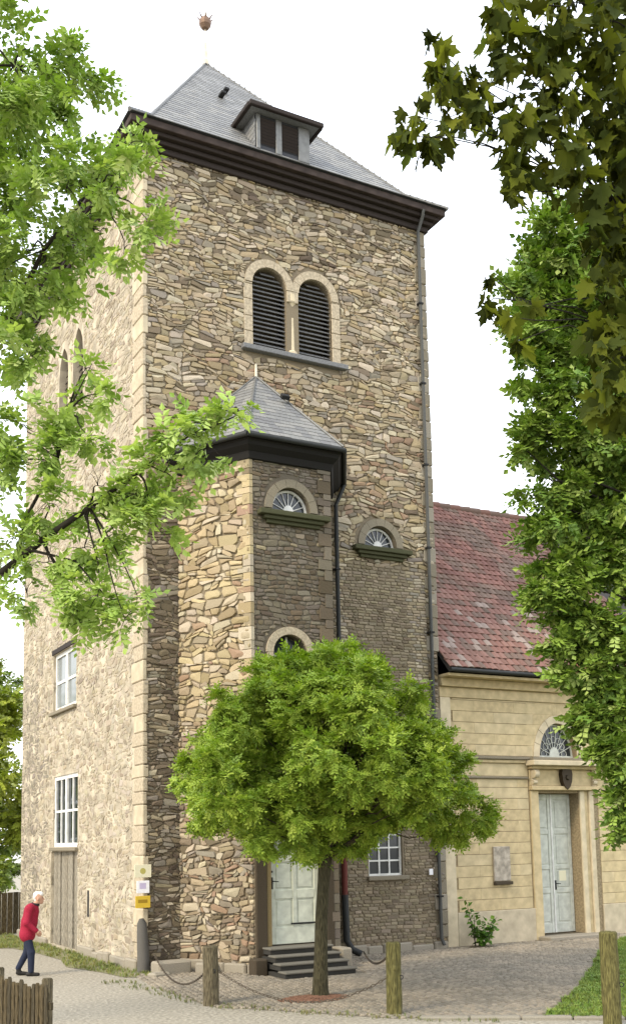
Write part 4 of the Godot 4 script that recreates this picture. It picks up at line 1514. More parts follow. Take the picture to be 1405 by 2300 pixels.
	ast.cbox(V(11.165, 0.12, NZ - 0.345), V(11.215, 3.65, NZ - 0.31), 0.01)
	part("cover_strip", ast, M.white_paint, t)
	var hd2 := MB.new()
	var notice := thing("paper_notice", "small pale paper notice on the right leaf of the church door", "notice")
	hd2.box(V(11.39, 1.42, NZ - 0.343), V(11.62, 1.68, NZ - 0.341))
	part("sheet", hd2, M.sign_cream, notice)
	var th := MB.new()
	th.cbox(V(10.3, 0.0, NZ - 0.5), V(12.6, 0.1, NZ + 0.5), 0.02)
	part("threshold", th, M.rock, t)
	# gutter
	var gt := MB.new()
	gt.tube([V(X0 + 0.02, eave - 0.03, NZ + 0.56), V(X1, eave - 0.03, NZ + 0.52)], [0.05, 0.05], 10)
	part("gutter", gt, M.pipe_dark, t)
	var sof := MB.new()
	sof.box(V(X0 + 0.02, 6.455, NZ - 0.1), V(X1, 6.52, NZ + 0.46))
	part("soffit", sof, M.plaster_b, t)
	# roof
	var rb := [V(X0, eave, NZ + 0.52), V(X1, eave, NZ + 0.52), V(X1, 12.72, -5.2), V(X0, 12.72, -5.2)]
	var rf := MB.new()
	rf.quad(rb[0], rb[1], rb[2], rb[3])
	rf.quad(V(X1, eave, -10.7), V(X0, eave, -10.7), rb[3], rb[2])
	rf.quad(rb[0] - V(0, 0.08, 0), rb[3] - V(0, 0.08, 0), rb[2] - V(0, 0.08, 0), rb[1] - V(0, 0.08, 0))
	var roof := part("roof", rf, M.roof_deck, t)
	var list := slabs(rb[0] + V(0, 0.01, 0), rb[1] + V(0, 0.01, 0), rb[2] + V(0, 0.01, 0), rb[3] + V(0, 0.01, 0), 0.25, 0.19, 99)
	var vis := []
	for s in list:
		if s.o.x < 15.2:
			var n := noise_b.get_noise_2d(s.o.x * 1.1, s.o.y * 1.4)
			if s.o.y < 8.7 and n > 0.36 and s.k > 0.35:
				s["m"] = 4
			elif s.o.x > 11.4 + s.k and s.o.y < 7.9:
				s["m"] = 5
			s.o += s.B.z * (0.03 * noise_a.get_noise_2d(s.o.x * 0.4, s.o.y * 0.5) + s.k * 0.006)
			vis.append(s)
	# tiles seen from the path lie right of the line of sight past the tower
	lay_slabs(roof, vis, "tile", "tiles", "tile", tile_color, 0.016, 0.028, 0.02, 300)
	var rx := X0
	while rx < 15.5:
		var rg := MB.new()
		rg.tube([V(rx, 12.74, -5.2), V(rx + 0.4, 12.75, -5.2)], [0.12, 0.135], 8)
		part("ridge_tile", rg, M.tile_3 if int(rx * 7) % 2 else M.tile_1, roof)
		rx += 0.385
	# stone tablet on the wall
	var pq := thing("stone_tablet", "plain grey stone tablet with small ledge on the cream wall", "plaque")
	var pb := MB.new()
	pb.cbox(V(8.99, 1.50, NZ + 0.02), V(9.50, 2.34, NZ + 0.075), 0.01)
	part("slab", pb, M.plaque, pq)
	var lg := MB.new()
	lg.cbox(V(8.98, 1.41, NZ + 0.02), V(9.52, 1.49, NZ + 0.13), 0.012)
	part("ledge", lg, M.jamb_dark, pq)

# ---------------------------------------------------------------- ground
func flat_poly(pts: Array, y: float) -> MB:
	var mb := MB.new()
	var p2 := PackedVector2Array()
	for p in pts:
		p2.append(Vector2(p[0], p[1]))
	var idx := Geometry2D.triangulate_polygon(p2)
	for i in range(0, idx.size(), 3):
		var a := p2[idx[i]]; var b := p2[idx[i + 1]]; var d := p2[idx[i + 2]]
		if (b - a).cross(d - a) > 0:
			var t := b; b = d; d = t
		mb.tri(V(a.x, y, a.y), V(b.x, y, b.y), V(d.x, y, d.y))
	return mb

func inside(pts: Array, x: float, z: float) -> bool:
	var p2 := PackedVector2Array()
	for p in pts:
		p2.append(Vector2(p[0], p[1]))
	return Geometry2D.is_point_in_polygon(Vector2(x, z), p2)

const LAWN = [[12.6, 0.6], [9.46, 2.97], [7.6, 4.75], [5.46, 6.75], [2.72, 9.05], [4.2, 10.15], [30.0, 28.0], [40.0, 10.0], [14.6, 0.0]]
const COBBLES = [[-0.62, 2.3], [-0.72, 5.1], [0.3, 6.6], [1.03, 7.75], [1.45, 8.0], [2.66, 9.0], [5.46, 6.75], [7.6, 4.75], [9.46, 2.97], [12.6, 0.6], [12.6, 0.05], [-0.3, 0.1]]
const VERGE = [[-0.02, -10.4], [-0.02, 0.5], [-0.25, 0.9], [-0.62, 0.62], [-0.72, -0.4], [-1.05, -1.9], [-0.75, -3.4], [-0.8, -5.2], [-1.0, -7.0], [-2.4, -8.0], [-2.4, -14.0], [-0.02, -14.0]]

func build_ground():
	var g := MB.new()
	g.quad(V(-150, 0, 150), V(150, 0, 150), V(150, 0, -150), V(-150, 0, -150))
	structure("ground", g, M.gravel)
	var cb := structure("cobbled_yard", flat_poly(COBBLES, 0.004), M.earth)
	structure("lawn", flat_poly(LAWN, 0.012), M.turf)
	structure("grass_verge", flat_poly(VERGE, 0.008), M.verge)
	# cobbles
	var r := RandomNumberGenerator.new()
	r.seed = 5
	var shapes := []
	for k in 4:
		shapes.append(cobble_mesh(r))
	var all := []
	var poly := PackedVector2Array()
	for p in COBBLES:
		poly.append(Vector2(p[0], p[1]))
	var du := Vector2(0.93, -0.37)
	var dv := Vector2(0.37, 0.93)
	for i in range(-40, 140):
		for j in range(-60, 100):
			var q := Vector2(0, 0) + du * (i * 0.125 + (0.06 if j % 2 else 0.0)) + dv * (j * 0.105)
			q += Vector2(r.randf_range(-0.012, 0.012), r.randf_range(-0.012, 0.012))
			if not Geometry2D.is_point_in_polygon(q, poly):
				continue
			if q.x > TX - 0.1 and q.x < TX + TS * 2 + 0.1 and q.y < TS * 0.866 + 0.1 and q.y < 1.732 * minf(q.x - TX + 0.2, TX + 2 * TS - q.x + 0.2):
				continue
			if q.x > 1.7 and q.x < 3.5 and q.y < 3.0:
				continue
			if q.distance_to(Vector2(1.12, 5.25)) < 0.42:
				continue
			if q.y < 0.2 and q.x < 7.6 and q.y < 0.16:
				continue
			if q.x > 10.2 and q.y < 0.42:
				continue
			all.append([V(q.x, 0.0, q.y).distance_to(CAM_POS), q, r.randi() % 4, r.randf()])
	all.sort_custom(func(a, b): return a[0] < b[0])
	var groups := [[], [], [], []]
	var cols := [[], [], [], []]
	for k in all.size():
		var q: Vector2 = all[k][1]
		var B := Basis(Vector3.UP, -atan2(du.y, du.x) + r.randf_range(-0.15, 0.15)) * Basis(Vector3(1, 0, 0), r.randf_range(-0.05, 0.05))
		var T := Transform3D(B.scaled(Vector3(r.randf_range(0.88, 1.06), r.randf_range(0.9, 1.25), r.randf_range(0.88, 1.06))), V(q.x, 0.0, q.y))
		if k < 300:
			var o := part("cobble", shapes[all[k][2]], M["cobble_%d" % (r.randi() % 4)], cb)
			o.transform = T
		else:
			groups[all[k][2]].append(T)
			var tone: float = r.randf_range(0.8, 1.2)
			var wear := clampf(noise_a.get_noise_2d(q.x * 0.7, q.y * 0.7) + 0.5, 0.0, 1.0)
			var c := Color(0.28, 0.245, 0.19).lerp(Color(0.36, 0.305, 0.23), wear)
			cols[all[k][2]].append(Color(c.r * tone, c.g * tone, c.b * tone))
	for k in 4:
		multi("cobbles", shapes[k], M.cobble, groups[k], cols[k], cb)
	# kerb in front of the yard and the lawn
	var ka := V(1.32, 0, 7.98)
	var kd := V(0.813, 0, 0.582)
	for k in 8:
		var b := MB.new()
		b.T = Transform3D(Basis(kd, Vector3.UP, kd.cross(Vector3.UP)), ka + kd * (k * 0.72))
		b.cbox(V(0.008, -0.1, -0.02), V(0.712, 0.05 + r.randf_range(-0.008, 0.008), 0.13), 0.02)
		var o := part("kerb_stone" if k == 0 else "kerb_stone_%03d" % k, b, M.kerb, self)
		o.set_meta("kind", "structure")
	# loose gravel
	var pm := cobble_mesh(r)
	var xf := []
	var pc := []
	for k in 9000:
		var x := r.randf_range(-5.5, 2.5)
		var z := r.randf_range(-4.0, 11.0)
		if Geometry2D.is_point_in_polygon(Vector2(x, z), poly) or x > -0.1 and z < 0.2 or inside(LAWN, x, z):
			continue
		var s := r.randf_range(0.1, 0.32)
		xf.append(Transform3D(Basis(Vector3.UP, r.randf() * TAU).scaled(V(s, s * 0.6, s)), V(x, -0.004, z)))
		var t := r.randf_range(0.6, 1.3)
		pc.append(Color(0.44 * t, 0.39 * t, 0.31 * t))
	var gv := multi("loose_gravel", pm, M.pebble, xf, pc, self)
	tag(gv, "loose pale gravel scattered on the path", "gravel")
	# grass
	grass("lawn_grass", "short bright grass on the lawn right of the yard", LAWN, 26000, 0.04, 0.09, Color(0.17, 0.25, 0.045), Rect2(2.6, 0.2, 9.5, 11.5), r)
	grass("verge_grass", "patchy grass along the foot of the pale tower wall", VERGE, 2600, 0.03, 0.085, Color(0.19, 0.22, 0.06), Rect2(-2.4, -13, 2.5, 14.0), r)
	var edge := [[-1.3, 1.0], [-0.8, 5.3], [0.25, 6.9], [1.2, 8.3], [2.4, 9.2], [1.4, 7.9], [0.3, 6.4], [-0.6, 4.9], [-0.7, 1.2]]
	grass("edge_weeds", "sparse weeds along the edge of the gravel path", edge, 700, 0.02, 0.06, Color(0.14, 0.16, 0.05), Rect2(-1.4, 1, 4, 8.4), r)

func cobble_mesh(r: RandomNumberGenerator) -> ArrayMesh:
	var mb := MB.new()
	var n := 7
	var base := []
	var mid := []
	var top := []
	for k in n:
		var a := TAU * k / n
		var q := pow(pow(absf(cos(a)), 4) + pow(absf(sin(a)), 4), -0.25)
		var rr := r.randf_range(0.9, 1.05) * q
		base.append(V(cos(a) * 0.056 * rr, -0.03, -sin(a) * 0.047 * rr))
		mid.append(V(cos(a) * 0.056 * rr, 0.012, -sin(a) * 0.047 * rr))
		top.append(V(cos(a) * 0.036 * rr, 0.026 + r.randf_range(-0.002, 0.002), -sin(a) * 0.03 * rr))
	for k in n:
		var k2 := (k + 1) % n
		mb.quad(base[k], base[k2], mid[k2], mid[k])
		mb.quad(mid[k], mid[k2], top[k2], top[k])
		mb.tri(top[k], top[k2], V(0, 0.03, 0))
	return mb.commit()

func grass(called: String, label: String, poly: Array, count: int, h0: float, h1: float, c: Color, box: Rect2, r: RandomNumberGenerator):
	var mb := MB.new()
	for k in 5:
		var a := TAU * k / 5.0 + r.randf() * 0.8
		var d := V(cos(a), 0, sin(a))
		var s := V(-sin(a), 0, cos(a)) * 0.07
		var o := d * 0.12
		var m := o + d * 0.1 + V(0, 0.6, 0)
		var e := o + d * r.randf_range(0.25, 0.6) + V(0, r.randf_range(0.8, 1.1), 0)
		mb.quad(o - s, o + s, m + s * 0.8, m - s * 0.8)
		mb.tri(m - s * 0.8, m + s * 0.8, e)
	var mesh := mb.commit()
	var p2 := PackedVector2Array()
	for p in poly:
		p2.append(Vector2(p[0], p[1]))
	var xf := []
	var cols := []
	var tries := 0
	while xf.size() < count and tries < count * 6:
		tries += 1
		var q := Vector2(r.randf_range(box.position.x, box.end.x), r.randf_range(box.position.y, box.end.y))
		if not Geometry2D.is_point_in_polygon(q, p2):
			continue
		var n := noise_b.get_noise_2d(q.x * 1.6, q.y * 1.6)
		if n < -0.25 and r.randf() < 0.7:
			continue
		var h := r.randf_range(h0, h1) * (1.0 + n * 0.6)
		xf.append(Transform3D(Basis(Vector3.UP, r.randf() * TAU).scaled(V(h * 1.1, h, h * 1.1)), V(q.x, 0.008, q.y)))
		var t := r.randf_range(0.7, 1.3)
		cols.append(Color(c.r * t * r.randf_range(0.85, 1.25), c.g * t, c.b * t))
	var o := multi(called, mesh, M.grass, xf, cols, self)
	tag(o, label, "grass")

# ---------------------------------------------------------------- leaves
func leaf_shape(outline: Array, fold: float) -> ArrayMesh:
	# half outline from base to tip, mirrored and folded along the midrib
	var mb := MB.new()
	for s in [-1, 1]:
		for i in outline.size() - 1:
			var a: Array = outline[i]
			var b: Array = outline[i + 1]
			var m0 := V(0, a[2], 0)
			var m1 := V(0, b[2], 0)
			var p0 := V(s * a[0], a[1], absf(a[0]) * fold)
			var p1 := V(s * b[0], b[1], absf(b[0]) * fold)
			if s > 0:
				mb.tri(m0, p0, p1)
				mb.tri(m0, p1, m1)
			else:
				mb.tri(m0, p1, p0)
				mb.tri(m0, m1, p1)
	return mb.commit()

func maple_leaf() -> ArrayMesh:
	# x, y of the outline, y of the midrib point it is joined to
	return leaf_shape([[0.0, 0.0, 0.0], [0.22, -0.08, 0.05], [0.46, -0.02, 0.08], [0.30, 0.14, 0.12], [0.40, 0.30, 0.18], [0.60, 0.50, 0.22], [0.40, 0.48, 0.28], [0.32, 0.56, 0.34], [0.20, 0.46, 0.40], [0.24, 0.72, 0.5], [0.12, 0.78, 0.66], [0.0, 1.05, 1.05]], 0.22)

# a compound leaf: leaflets in pairs along a stalk
func compound_leaf(pairs: int, ll: float, lw: float, droop: float, r: RandomNumberGenerator) -> ArrayMesh:
	var mb := MB.new()
	for i in pairs + 1:
		var t := 0.12 + 0.88 * float(i) / pairs
		var o := V(0, t, -droop * t * t)
		for s in ([-1, 1] if i < pairs else [0]):
			var ang: float = s * r.randf_range(0.75, 1.15)
			var d := V(sin(ang), cos(ang), r.randf_range(-0.45, 0.1)).normalized()
			var w := V(cos(ang), -sin(ang), r.randf_range(-0.3, 0.3)).normalized() * lw * 0.5
			var n := d.cross(w).normalized() * lw * 0.16
			var l := ll * r.randf_range(0.8, 1.15)
			var m1 := o + d * l * 0.42
			mb.quad(o, m1 + w + n, o + d * l, m1)
			mb.quad(o, m1, o + d * l, m1 - w + n)
	mb.tri(V(-0.008, 0, 0), V(0.008, 0, 0), V(0, 1, -droop))
	return mb.commit()

func leaf_basis(dir: Vector3, up: Vector3, s: float) -> Basis:
	# local y along dir, local z as near up as it goes
	var y := dir.normalized()
	var z := up - y * up.dot(y)
	if z.length() < 0.05:
		z = V(0.3, 0.1, 0.9) - y * y.dot(V(0.3, 0.1, 0.9))
	z = z.normalized()
	return Basis(y.cross(z), y, z).scaled(V(s, s, s))

# fills round clumps with leaves: [transforms, colours]
func fill_clumps(clumps: Array, per_m3: float, size0: float, size1: float, pal: Array, hollow: float, droop: float, r: RandomNumberGenerator, most := 900) -> Array:
	var xf := []
	var cols := []
	for c in clumps:
		var cen := V(c[0], c[1], c[2])
		var rad: float = c[3]
		var count := mini(most, int(per_m3 * rad * rad * 4.0) + 6)
		# several small tufts inside a clump, so that gaps open between them
		var tufts := []
		for k in maxi(5, int(rad * rad * 26.0)):
			var d := V(r.randfn(), r.randfn() * 0.85, r.randfn()).normalized() * pow(r.randf(), hollow)
			tufts.append([cen + d * rad, rad * r.randf_range(0.18, 0.36), d])
		for k in count:
			var t: Array = tufts[r.randi() % tufts.size()]
			var o: Vector3 = t[0] + V(r.randfn(), r.randfn() * 0.7, r.randfn()) * t[1] * 0.62
			var out := (o - cen).normalized()
			var dir := (out * 0.6 + V(r.randfn(), r.randfn() * 0.6 - droop, r.randfn()) * 0.7)
			var up := V(r.randfn() * 0.5, 1.0, r.randfn() * 0.5) + out * 0.5
			xf.append(Transform3D(leaf_basis(dir, up, r.randf_range(size0, size1)), o))
			cols.append(pick(r, pal))
	return [xf, cols]

func limb(mb: MB, a: Vector3, b: Vector3, r0: float, r1: float, sag: float, r: RandomNumberGenerator, sides := 7):
	var pts := []
	var rad := []
	var n := 6
	var w := V(r.randfn(), r.randfn(), r.randfn()) * a.distance_to(b) * 0.05
	for i in n + 1:
		var t := float(i) / n
		pts.append(a.lerp(b, t) + V(0, sin(t * PI) * sag, 0) + w * sin(t * PI * 2.0))
		rad.append(lerpf(r0, r1, pow(t, 0.8)))
	mb.tube(pts, rad, sides)

# ---------------------------------------------------------------- trees
func build_globe_tree():
	var r := RandomNumberGenerator.new()
	r.seed = 71
	var at := V(1.2, 0, 5.25)
	var t := thing("globe_tree", "small round crowned green tree in front of the turret door", "tree", at)
	var tr := MB.new()
	var pts := [V(0, -0.05, 0), V(0.0, 0.12, 0), V(0.02, 0.6, 0), V(0.05, 1.3, 0), V(0.10, 1.9, 0.01), V(0.14, 2.35, 0.02)]
	tr.tube(pts, [0.17, 0.135, 0.115, 0.105, 0.1, 0.12], 14)
	part("trunk", tr, M.bark_green, t)
	var fork := V(0.13, 2.28, 0.02)
	# crown: clumps in an umbrella whose rim hangs lower than its middle
	var clumps := []
	var cen := V(0.25, 2.86, 0.0)
	for k in 210:
		var a := r.randf() * TAU
		var q := sqrt(r.randf())
		var el := r.randf()
		# profile: half width over height
		var h := pow(el, 0.75)
		var half := 2.45 * pow(maxf(0.0, 1.0 - pow(h, 2.0)), 0.6) * lerpf(0.8, 1.0, clampf(h / 0.3, 0.0, 1.0))
		var shell := lerpf(0.6, 1.0, pow(r.randf(), 0.6)) if h < 0.55 else lerpf(0.2, 1.0, pow(r.randf(), 0.5))
		var rad := half * shell
		var y := h * 2.85 - 0.12 * pow(rad / 2.42, 2.0) * (1.0 - h) - 0.12 * (1.0 - rad / 2.42) * (1.0 - h)
		y += noise_a.get_noise_2d(a * 1.6, h * 3.0) * 0.32
		rad *= 1.0 + noise_b.get_noise_2d(cos(a) * 1.7, sin(a) * 1.7 + h) * 0.35
		clumps.append([cen.x + cos(a) * rad, cen.y + y, cen.z + sin(a) * rad, r.randf_range(0.24, 0.42)])
	for k in 46:
		# leafy underside that narrows towards the fork
		var a := r.randf() * TAU
		var f := r.randf()
		var rad := lerpf(0.25, 1.75, f) * sqrt(r.randf_range(0.3, 1.0))
		clumps.append([0.15 + cos(a) * rad, lerpf(2.42, 3.2, f), sin(a) * rad, r.randf_range(0.2, 0.34)])
	clumps += RIM_CLUMPS
	var br := MB.new()
	for k in 13:
		var c: Array = clumps[k * 14]
		limb(br, fork, V(c[0], c[1], c[2]), 0.06, 0.012, 0.2, r)
	part("branches", br, M.bark, t)
	var tw := MB.new()
	for k in range(0, clumps.size(), 2):
		var c: Array = clumps[k]
		var e := V(c[0], c[1], c[2])
		limb(tw, fork.lerp(e, 0.45) + V(0, 0.15, 0), e, 0.014, 0.004, 0.05, r, 4)
	part("twigs", tw, M.bark, t)
	var lf := compound_leaf(4, 0.42, 0.2, 0.25, r)
	var g := fill_clumps(clumps, 470.0, 0.12, 0.21, [[Color(0.32, 0.42, 0.05), 2.0], [Color(0.26, 0.37, 0.045), 2.0], [Color(0.39, 0.48, 0.07), 1.2], [Color(0.20, 0.30, 0.04), 0.7]], 0.5, 0.35, r)
	multi("crown", lf, M.leaf_globe, g[0], g[1], t)
	# mulch disc round its foot
	var mu := MB.new()
	var ring := []
	for k in 22:
		var a := TAU * k / 22
		ring.append([0.62 * cos(a) * r.randf_range(0.85, 1.15), 0.40 * sin(a) * r.randf_range(0.85, 1.15)])
	var mm := MB.new()
	for k in 22:
		var p: Array = ring[k]
		var q: Array = ring[(k + 1) % 22]
		mm.tri(V(0, 0.05, 0), V(q[0], 0.006, q[1]), V(p[0], 0.006, p[1]))
	var bed := part("mulch_bed", mm, M.mulch, self)
	bed.position = V(1.0, 0, 5.4)
	bed.set_meta("kind", "structure")
	var xf := []
	var pc := []
	for k in 1500:
		var a := r.randf() * TAU
		var d := sqrt(r.randf()) * 0.62
		var B := Basis(Vector3.UP, r.randf() * TAU) * Basis(Vector3(1, 0, 0), r.randf_range(-0.6, 0.6))
		xf.append(Transform3D(B.scaled(V(r.randf_range(0.2, 0.5), 0.25, r.randf_range(0.12, 0.3))), V(1.0 + cos(a) * d, 0.02 + 0.035 * (1.0 - d / 0.6), 5.4 + sin(a) * d * 0.66)))
		var q := r.randf_range(0.6, 1.4)
		pc.append(Color(0.17 * q, 0.09 * q, 0.058 * q))
	var ch := multi("bark_mulch", cobble_mesh(r), M.chip, xf, pc, self)
	tag(ch, "reddish bark chips round the foot of the small tree", "mulch")

func split_leaves(parent: Node, mesh: Mesh, g: Array, most: int, mats: String, all_mat: Material, r: RandomNumberGenerator):
	# the leaves nearest to the path are parts of their own, the others one mass
	var order := []
	for k in g[0].size():
		var T: Transform3D = g[0][k]
		order.append([T.origin.distance_to(CAM_POS) / T.basis.y.length(), k])
	order.sort_custom(func(a, b): return a[0] < b[0])
	var xf := []
	var cols := []
	var done := 0
	for q in order:
		var T: Transform3D = g[0][q[1]]
		if done < most and in_view(T.origin):
			var o := part("leaf", mesh, M["%s_%d" % [mats, r.randi() % 3]], parent)
			o.transform = Transform3D(T.basis, T.origin - parent.position)
			done += 1
		else:
			xf.append(Transform3D(T.basis, T.origin - parent.position))
			cols.append(g[1][q[1]])
	multi("crown", mesh, all_mat, xf, cols, parent)

func in_view(p: Vector3) -> bool:
	var cam: Camera3D = get_node("camera")
	var q: Vector3 = cam.transform.affine_inverse() * p
	return q.z < -0.5 and absf(q.x / q.z) < 0.29 and q.y / -q.z < 0.66 and q.y / -q.z > -0.3

func build_left_tree():
	var r := RandomNumberGenerator.new()
	r.seed = 72
	var base := V(-8.3, 0, 5.6)
	var t := thing("ash_tree", "light green ash tree reaching in from the left before the tower", "tree", base)
	var tr := MB.new()
	tr.tube([V(0, -0.1, 0), V(0.05, 0.5, 0), V(0.1, 3.0, 0.1), V(0.2, 5.0, 0.3), V(0.6, 8.0, 0.6), V(1.0, 11.0, 1.0)], [0.42, 0.33, 0.28, 0.24, 0.17, 0.09], 12)
	part("trunk", tr, M.bark, t)
	var br := MB.new()
	var main := [V(-8.1, 4.0, 5.8), V(-5.83, 4.95, 6.9), V(-4.74, 5.91, 8.12), V(-4.33, 6.27, 8.63), V(-3.95, 6.55, 9.21), V(-3.53, 6.88, 9.72), V(-3.11, 7.21, 10.22), V(-2.67, 7.37, 10.72)]
	var rel := []
	for p in main:
		rel.append(p - base)
	br = MB.new()
	br.tube(rel, [0.13, 0.075, 0.05, 0.042, 0.034, 0.026, 0.018, 0.006], 8)
	part("branch", br, M.bark_dark, t)
	br = MB.new()
	br.tube([V(-4.6, 6.03, 8.3) - base, V(-4.5, 6.58, 8.46) - base, V(-4.25, 7.2, 8.92) - base, V(-4.2, 7.69, 9.12) - base, V(-3.95, 8.3, 9.3) - base], [0.03, 0.022, 0.018, 0.012, 0.005], 6)
	part("branch", br, M.bark_dark, t)
	br = MB.new()
	br.tube([V(-4.45, 6.15, 8.5) - base, V(-4.07, 5.92, 9.07) - base, V(-3.8, 5.5, 9.3) - base], [0.022, 0.012, 0.005], 6)
	part("branch", br, M.bark_dark, t)
	br = MB.new()
	br.tube([V(-7.7, 8.0, 6.3) - base, V(-5.6, 8.6, 7.2) - base, V(-4.71, 9.11, 7.78) - base, V(-4.28, 10.19, 8.29) - base, V(-3.79, 10.91, 8.77) - base], [0.12, 0.07, 0.045, 0.03, 0.008], 8)
	part("branch", br, M.bark_dark, t)
	br = MB.new()
	br.tube([V(-7.5, 9.5, 6.5) - base, V(-5.6, 11.2, 7.6) - base, V(-4.7, 12.6, 8.3) - base], [0.1, 0.06, 0.01], 8)
	part("branch", br, M.bark_dark, t)
	var tw := MB.new()
	var nodes := main.slice(2) + [V(-4.25, 7.2, 8.92), V(-4.2, 7.69, 9.12), V(-4.71, 9.11, 7.78), V(-4.28, 10.19, 8.29), V(-3.79, 10.91, 8.77), V(-5.6, 11.2, 7.6), V(-4.7, 12.6, 8.3)]
	for c in LEFT_CLUMPS:
		var e := V(c[0], c[1], c[2])
		var best: Vector3 = nodes[0]
		for q in nodes:
			if q.distance_to(e) < best.distance_to(e):
				best = q
		limb(tw, best - base, e - base, 0.018, 0.005, 0.08, r, 5)
		for k in 4:
			limb(tw, e - base, e - base + V(r.randfn(), r.randfn(), r.randfn()).normalized() * c[3] * 0.8, 0.006, 0.003, 0.02, r, 4)
	part("twigs", tw, M.bark_dark, t)
	var lf := compound_leaf(3, 0.52, 0.29, 0.35, r)
	var g := fill_clumps(LEFT_CLUMPS, 98.0, 0.15, 0.27, [[Color(0.28, 0.38, 0.09), 2.0], [Color(0.34, 0.44, 0.12), 1.5], [Color(0.22, 0.32, 0.07), 1.2], [Color(0.38, 0.45, 0.16), 0.6]], 0.45, 0.35, r)
	split_leaves(t, lf, g, 300, "leaf_light", M.leaf_light, r)

func build_mid_tree():
	var r := RandomNumberGenerator.new()
	r.seed = 73
	var base := V(7.6, 0, 10.6)
	var t := thing("lime_tree", "tall leafy green tree on the lawn before the nave", "tree", base)
	var tr := MB.new()
	tr.tube([V(0, -0.1, 0), V(0, 0.5, 0), V(0, 3.0, 0), V(-0.2, 6.0, 0), V(-0.6, 9.0, -0.1), V(-1.0, 12.0, -0.2)], [0.4, 0.32, 0.27, 0.22, 0.14, 0.05], 12)
	part("trunk", tr, M.bark, t)
	var br := MB.new()
	for c in MID_CLUMPS:
		var e := V(c[0], c[1], c[2]) - base
		var y := clampf(e.y - 1.5, 1.8, 11.0)
		limb(br, V(-y * 0.05, y, 0), e, 0.05, 0.01, 0.1, r, 6)
	part("branches", br, M.bark_dark, t)
	var lf := compound_leaf(3, 0.46, 0.34, 0.2, r)
	var rel := []
	for c in MID_CLUMPS:
		rel.append([c[0] - base.x, c[1], c[2] - base.z, c[3]])
	var g := fill_clumps(rel, 300.0, 0.15, 0.26, [[Color(0.16, 0.24, 0.035), 2.0], [Color(0.22, 0.31, 0.05), 1.4], [Color(0.10, 0.17, 0.027), 1.3], [Color(0.27, 0.34, 0.09), 0.5]], 0.45, 0.3, r, 1400)
	multi("crown", lf, M.leaf_mid, g[0], g[1], t)

func build_maple():
	var r := RandomNumberGenerator.new()
	r.seed = 74
	var base := V(-1.9, 0, 18.6)
	var t := thing("maple_tree", "dark maple boughs hanging close overhead at the right", "tree", base)
	var tr := MB.new()
	tr.tube([V(0, -0.1, 0), V(0, 0.4, 0), V(0, 2.5, 0), V(-0.1, 5.0, 0), V(-0.2, 8.0, 0)], [0.36, 0.28, 0.24, 0.2, 0.1], 12)
	part("trunk", tr, M.bark, t)
	var br := MB.new()
	var hubs := [V(-3.2, 6.9, 17.3), V(-3.3, 6.0, 17.2), V(-3.2, 5.2, 17.2)]
	for h in hubs:
		limb(br, V(-0.05, h.y - 1.2, 0), h - base, 0.09, 0.035, 0.15, r, 8)
	for c in MAPLE_CLUMPS:
		var e := V(c[0], c[1], c[2])
		var best: Vector3 = hubs[0]
		for q in hubs:
			if q.distance_to(e) < best.distance_to(e):
				best = q
		limb(br, best - base, e - base + V(0, c[3] * 0.3, 0), 0.007, 0.002, 0.12, r, 5)
	part("branches", br, M.bark_dark, t)
	var lf := maple_leaf()
	var xf := []
	var cols := []
	var pal := [[Color(0.048, 0.058, 0.008), 2.0], [Color(0.066, 0.078, 0.010), 1.0], [Color(0.033, 0.043, 0.009), 2.0], [Color(0.10, 0.11, 0.012), 0.4]]
	for c in MAPLE_CLUMPS:
		var cen := V(c[0], c[1], c[2])
		var rad: float = c[3]
		for k in int(1350.0 * rad * rad) + 4:
			var d := V(r.randfn(), r.randfn(), r.randfn()).normalized() * pow(r.randf(), 0.45) * rad
			var dir := V(r.randfn() * 0.7, -0.9 + r.randfn() * 0.5, r.randfn() * 0.7)
			var up := V(r.randfn() * 0.8, 0.7, r.randfn() * 0.8) + d.normalized() * 0.5
			xf.append(Transform3D(leaf_basis(dir, up, r.randf_range(0.05, 0.135)), cen + d))
			cols.append(pick(r, pal))
	split_leaves(t, lf, [xf, cols], 300, "leaf_maple", M.leaf_maple, r)

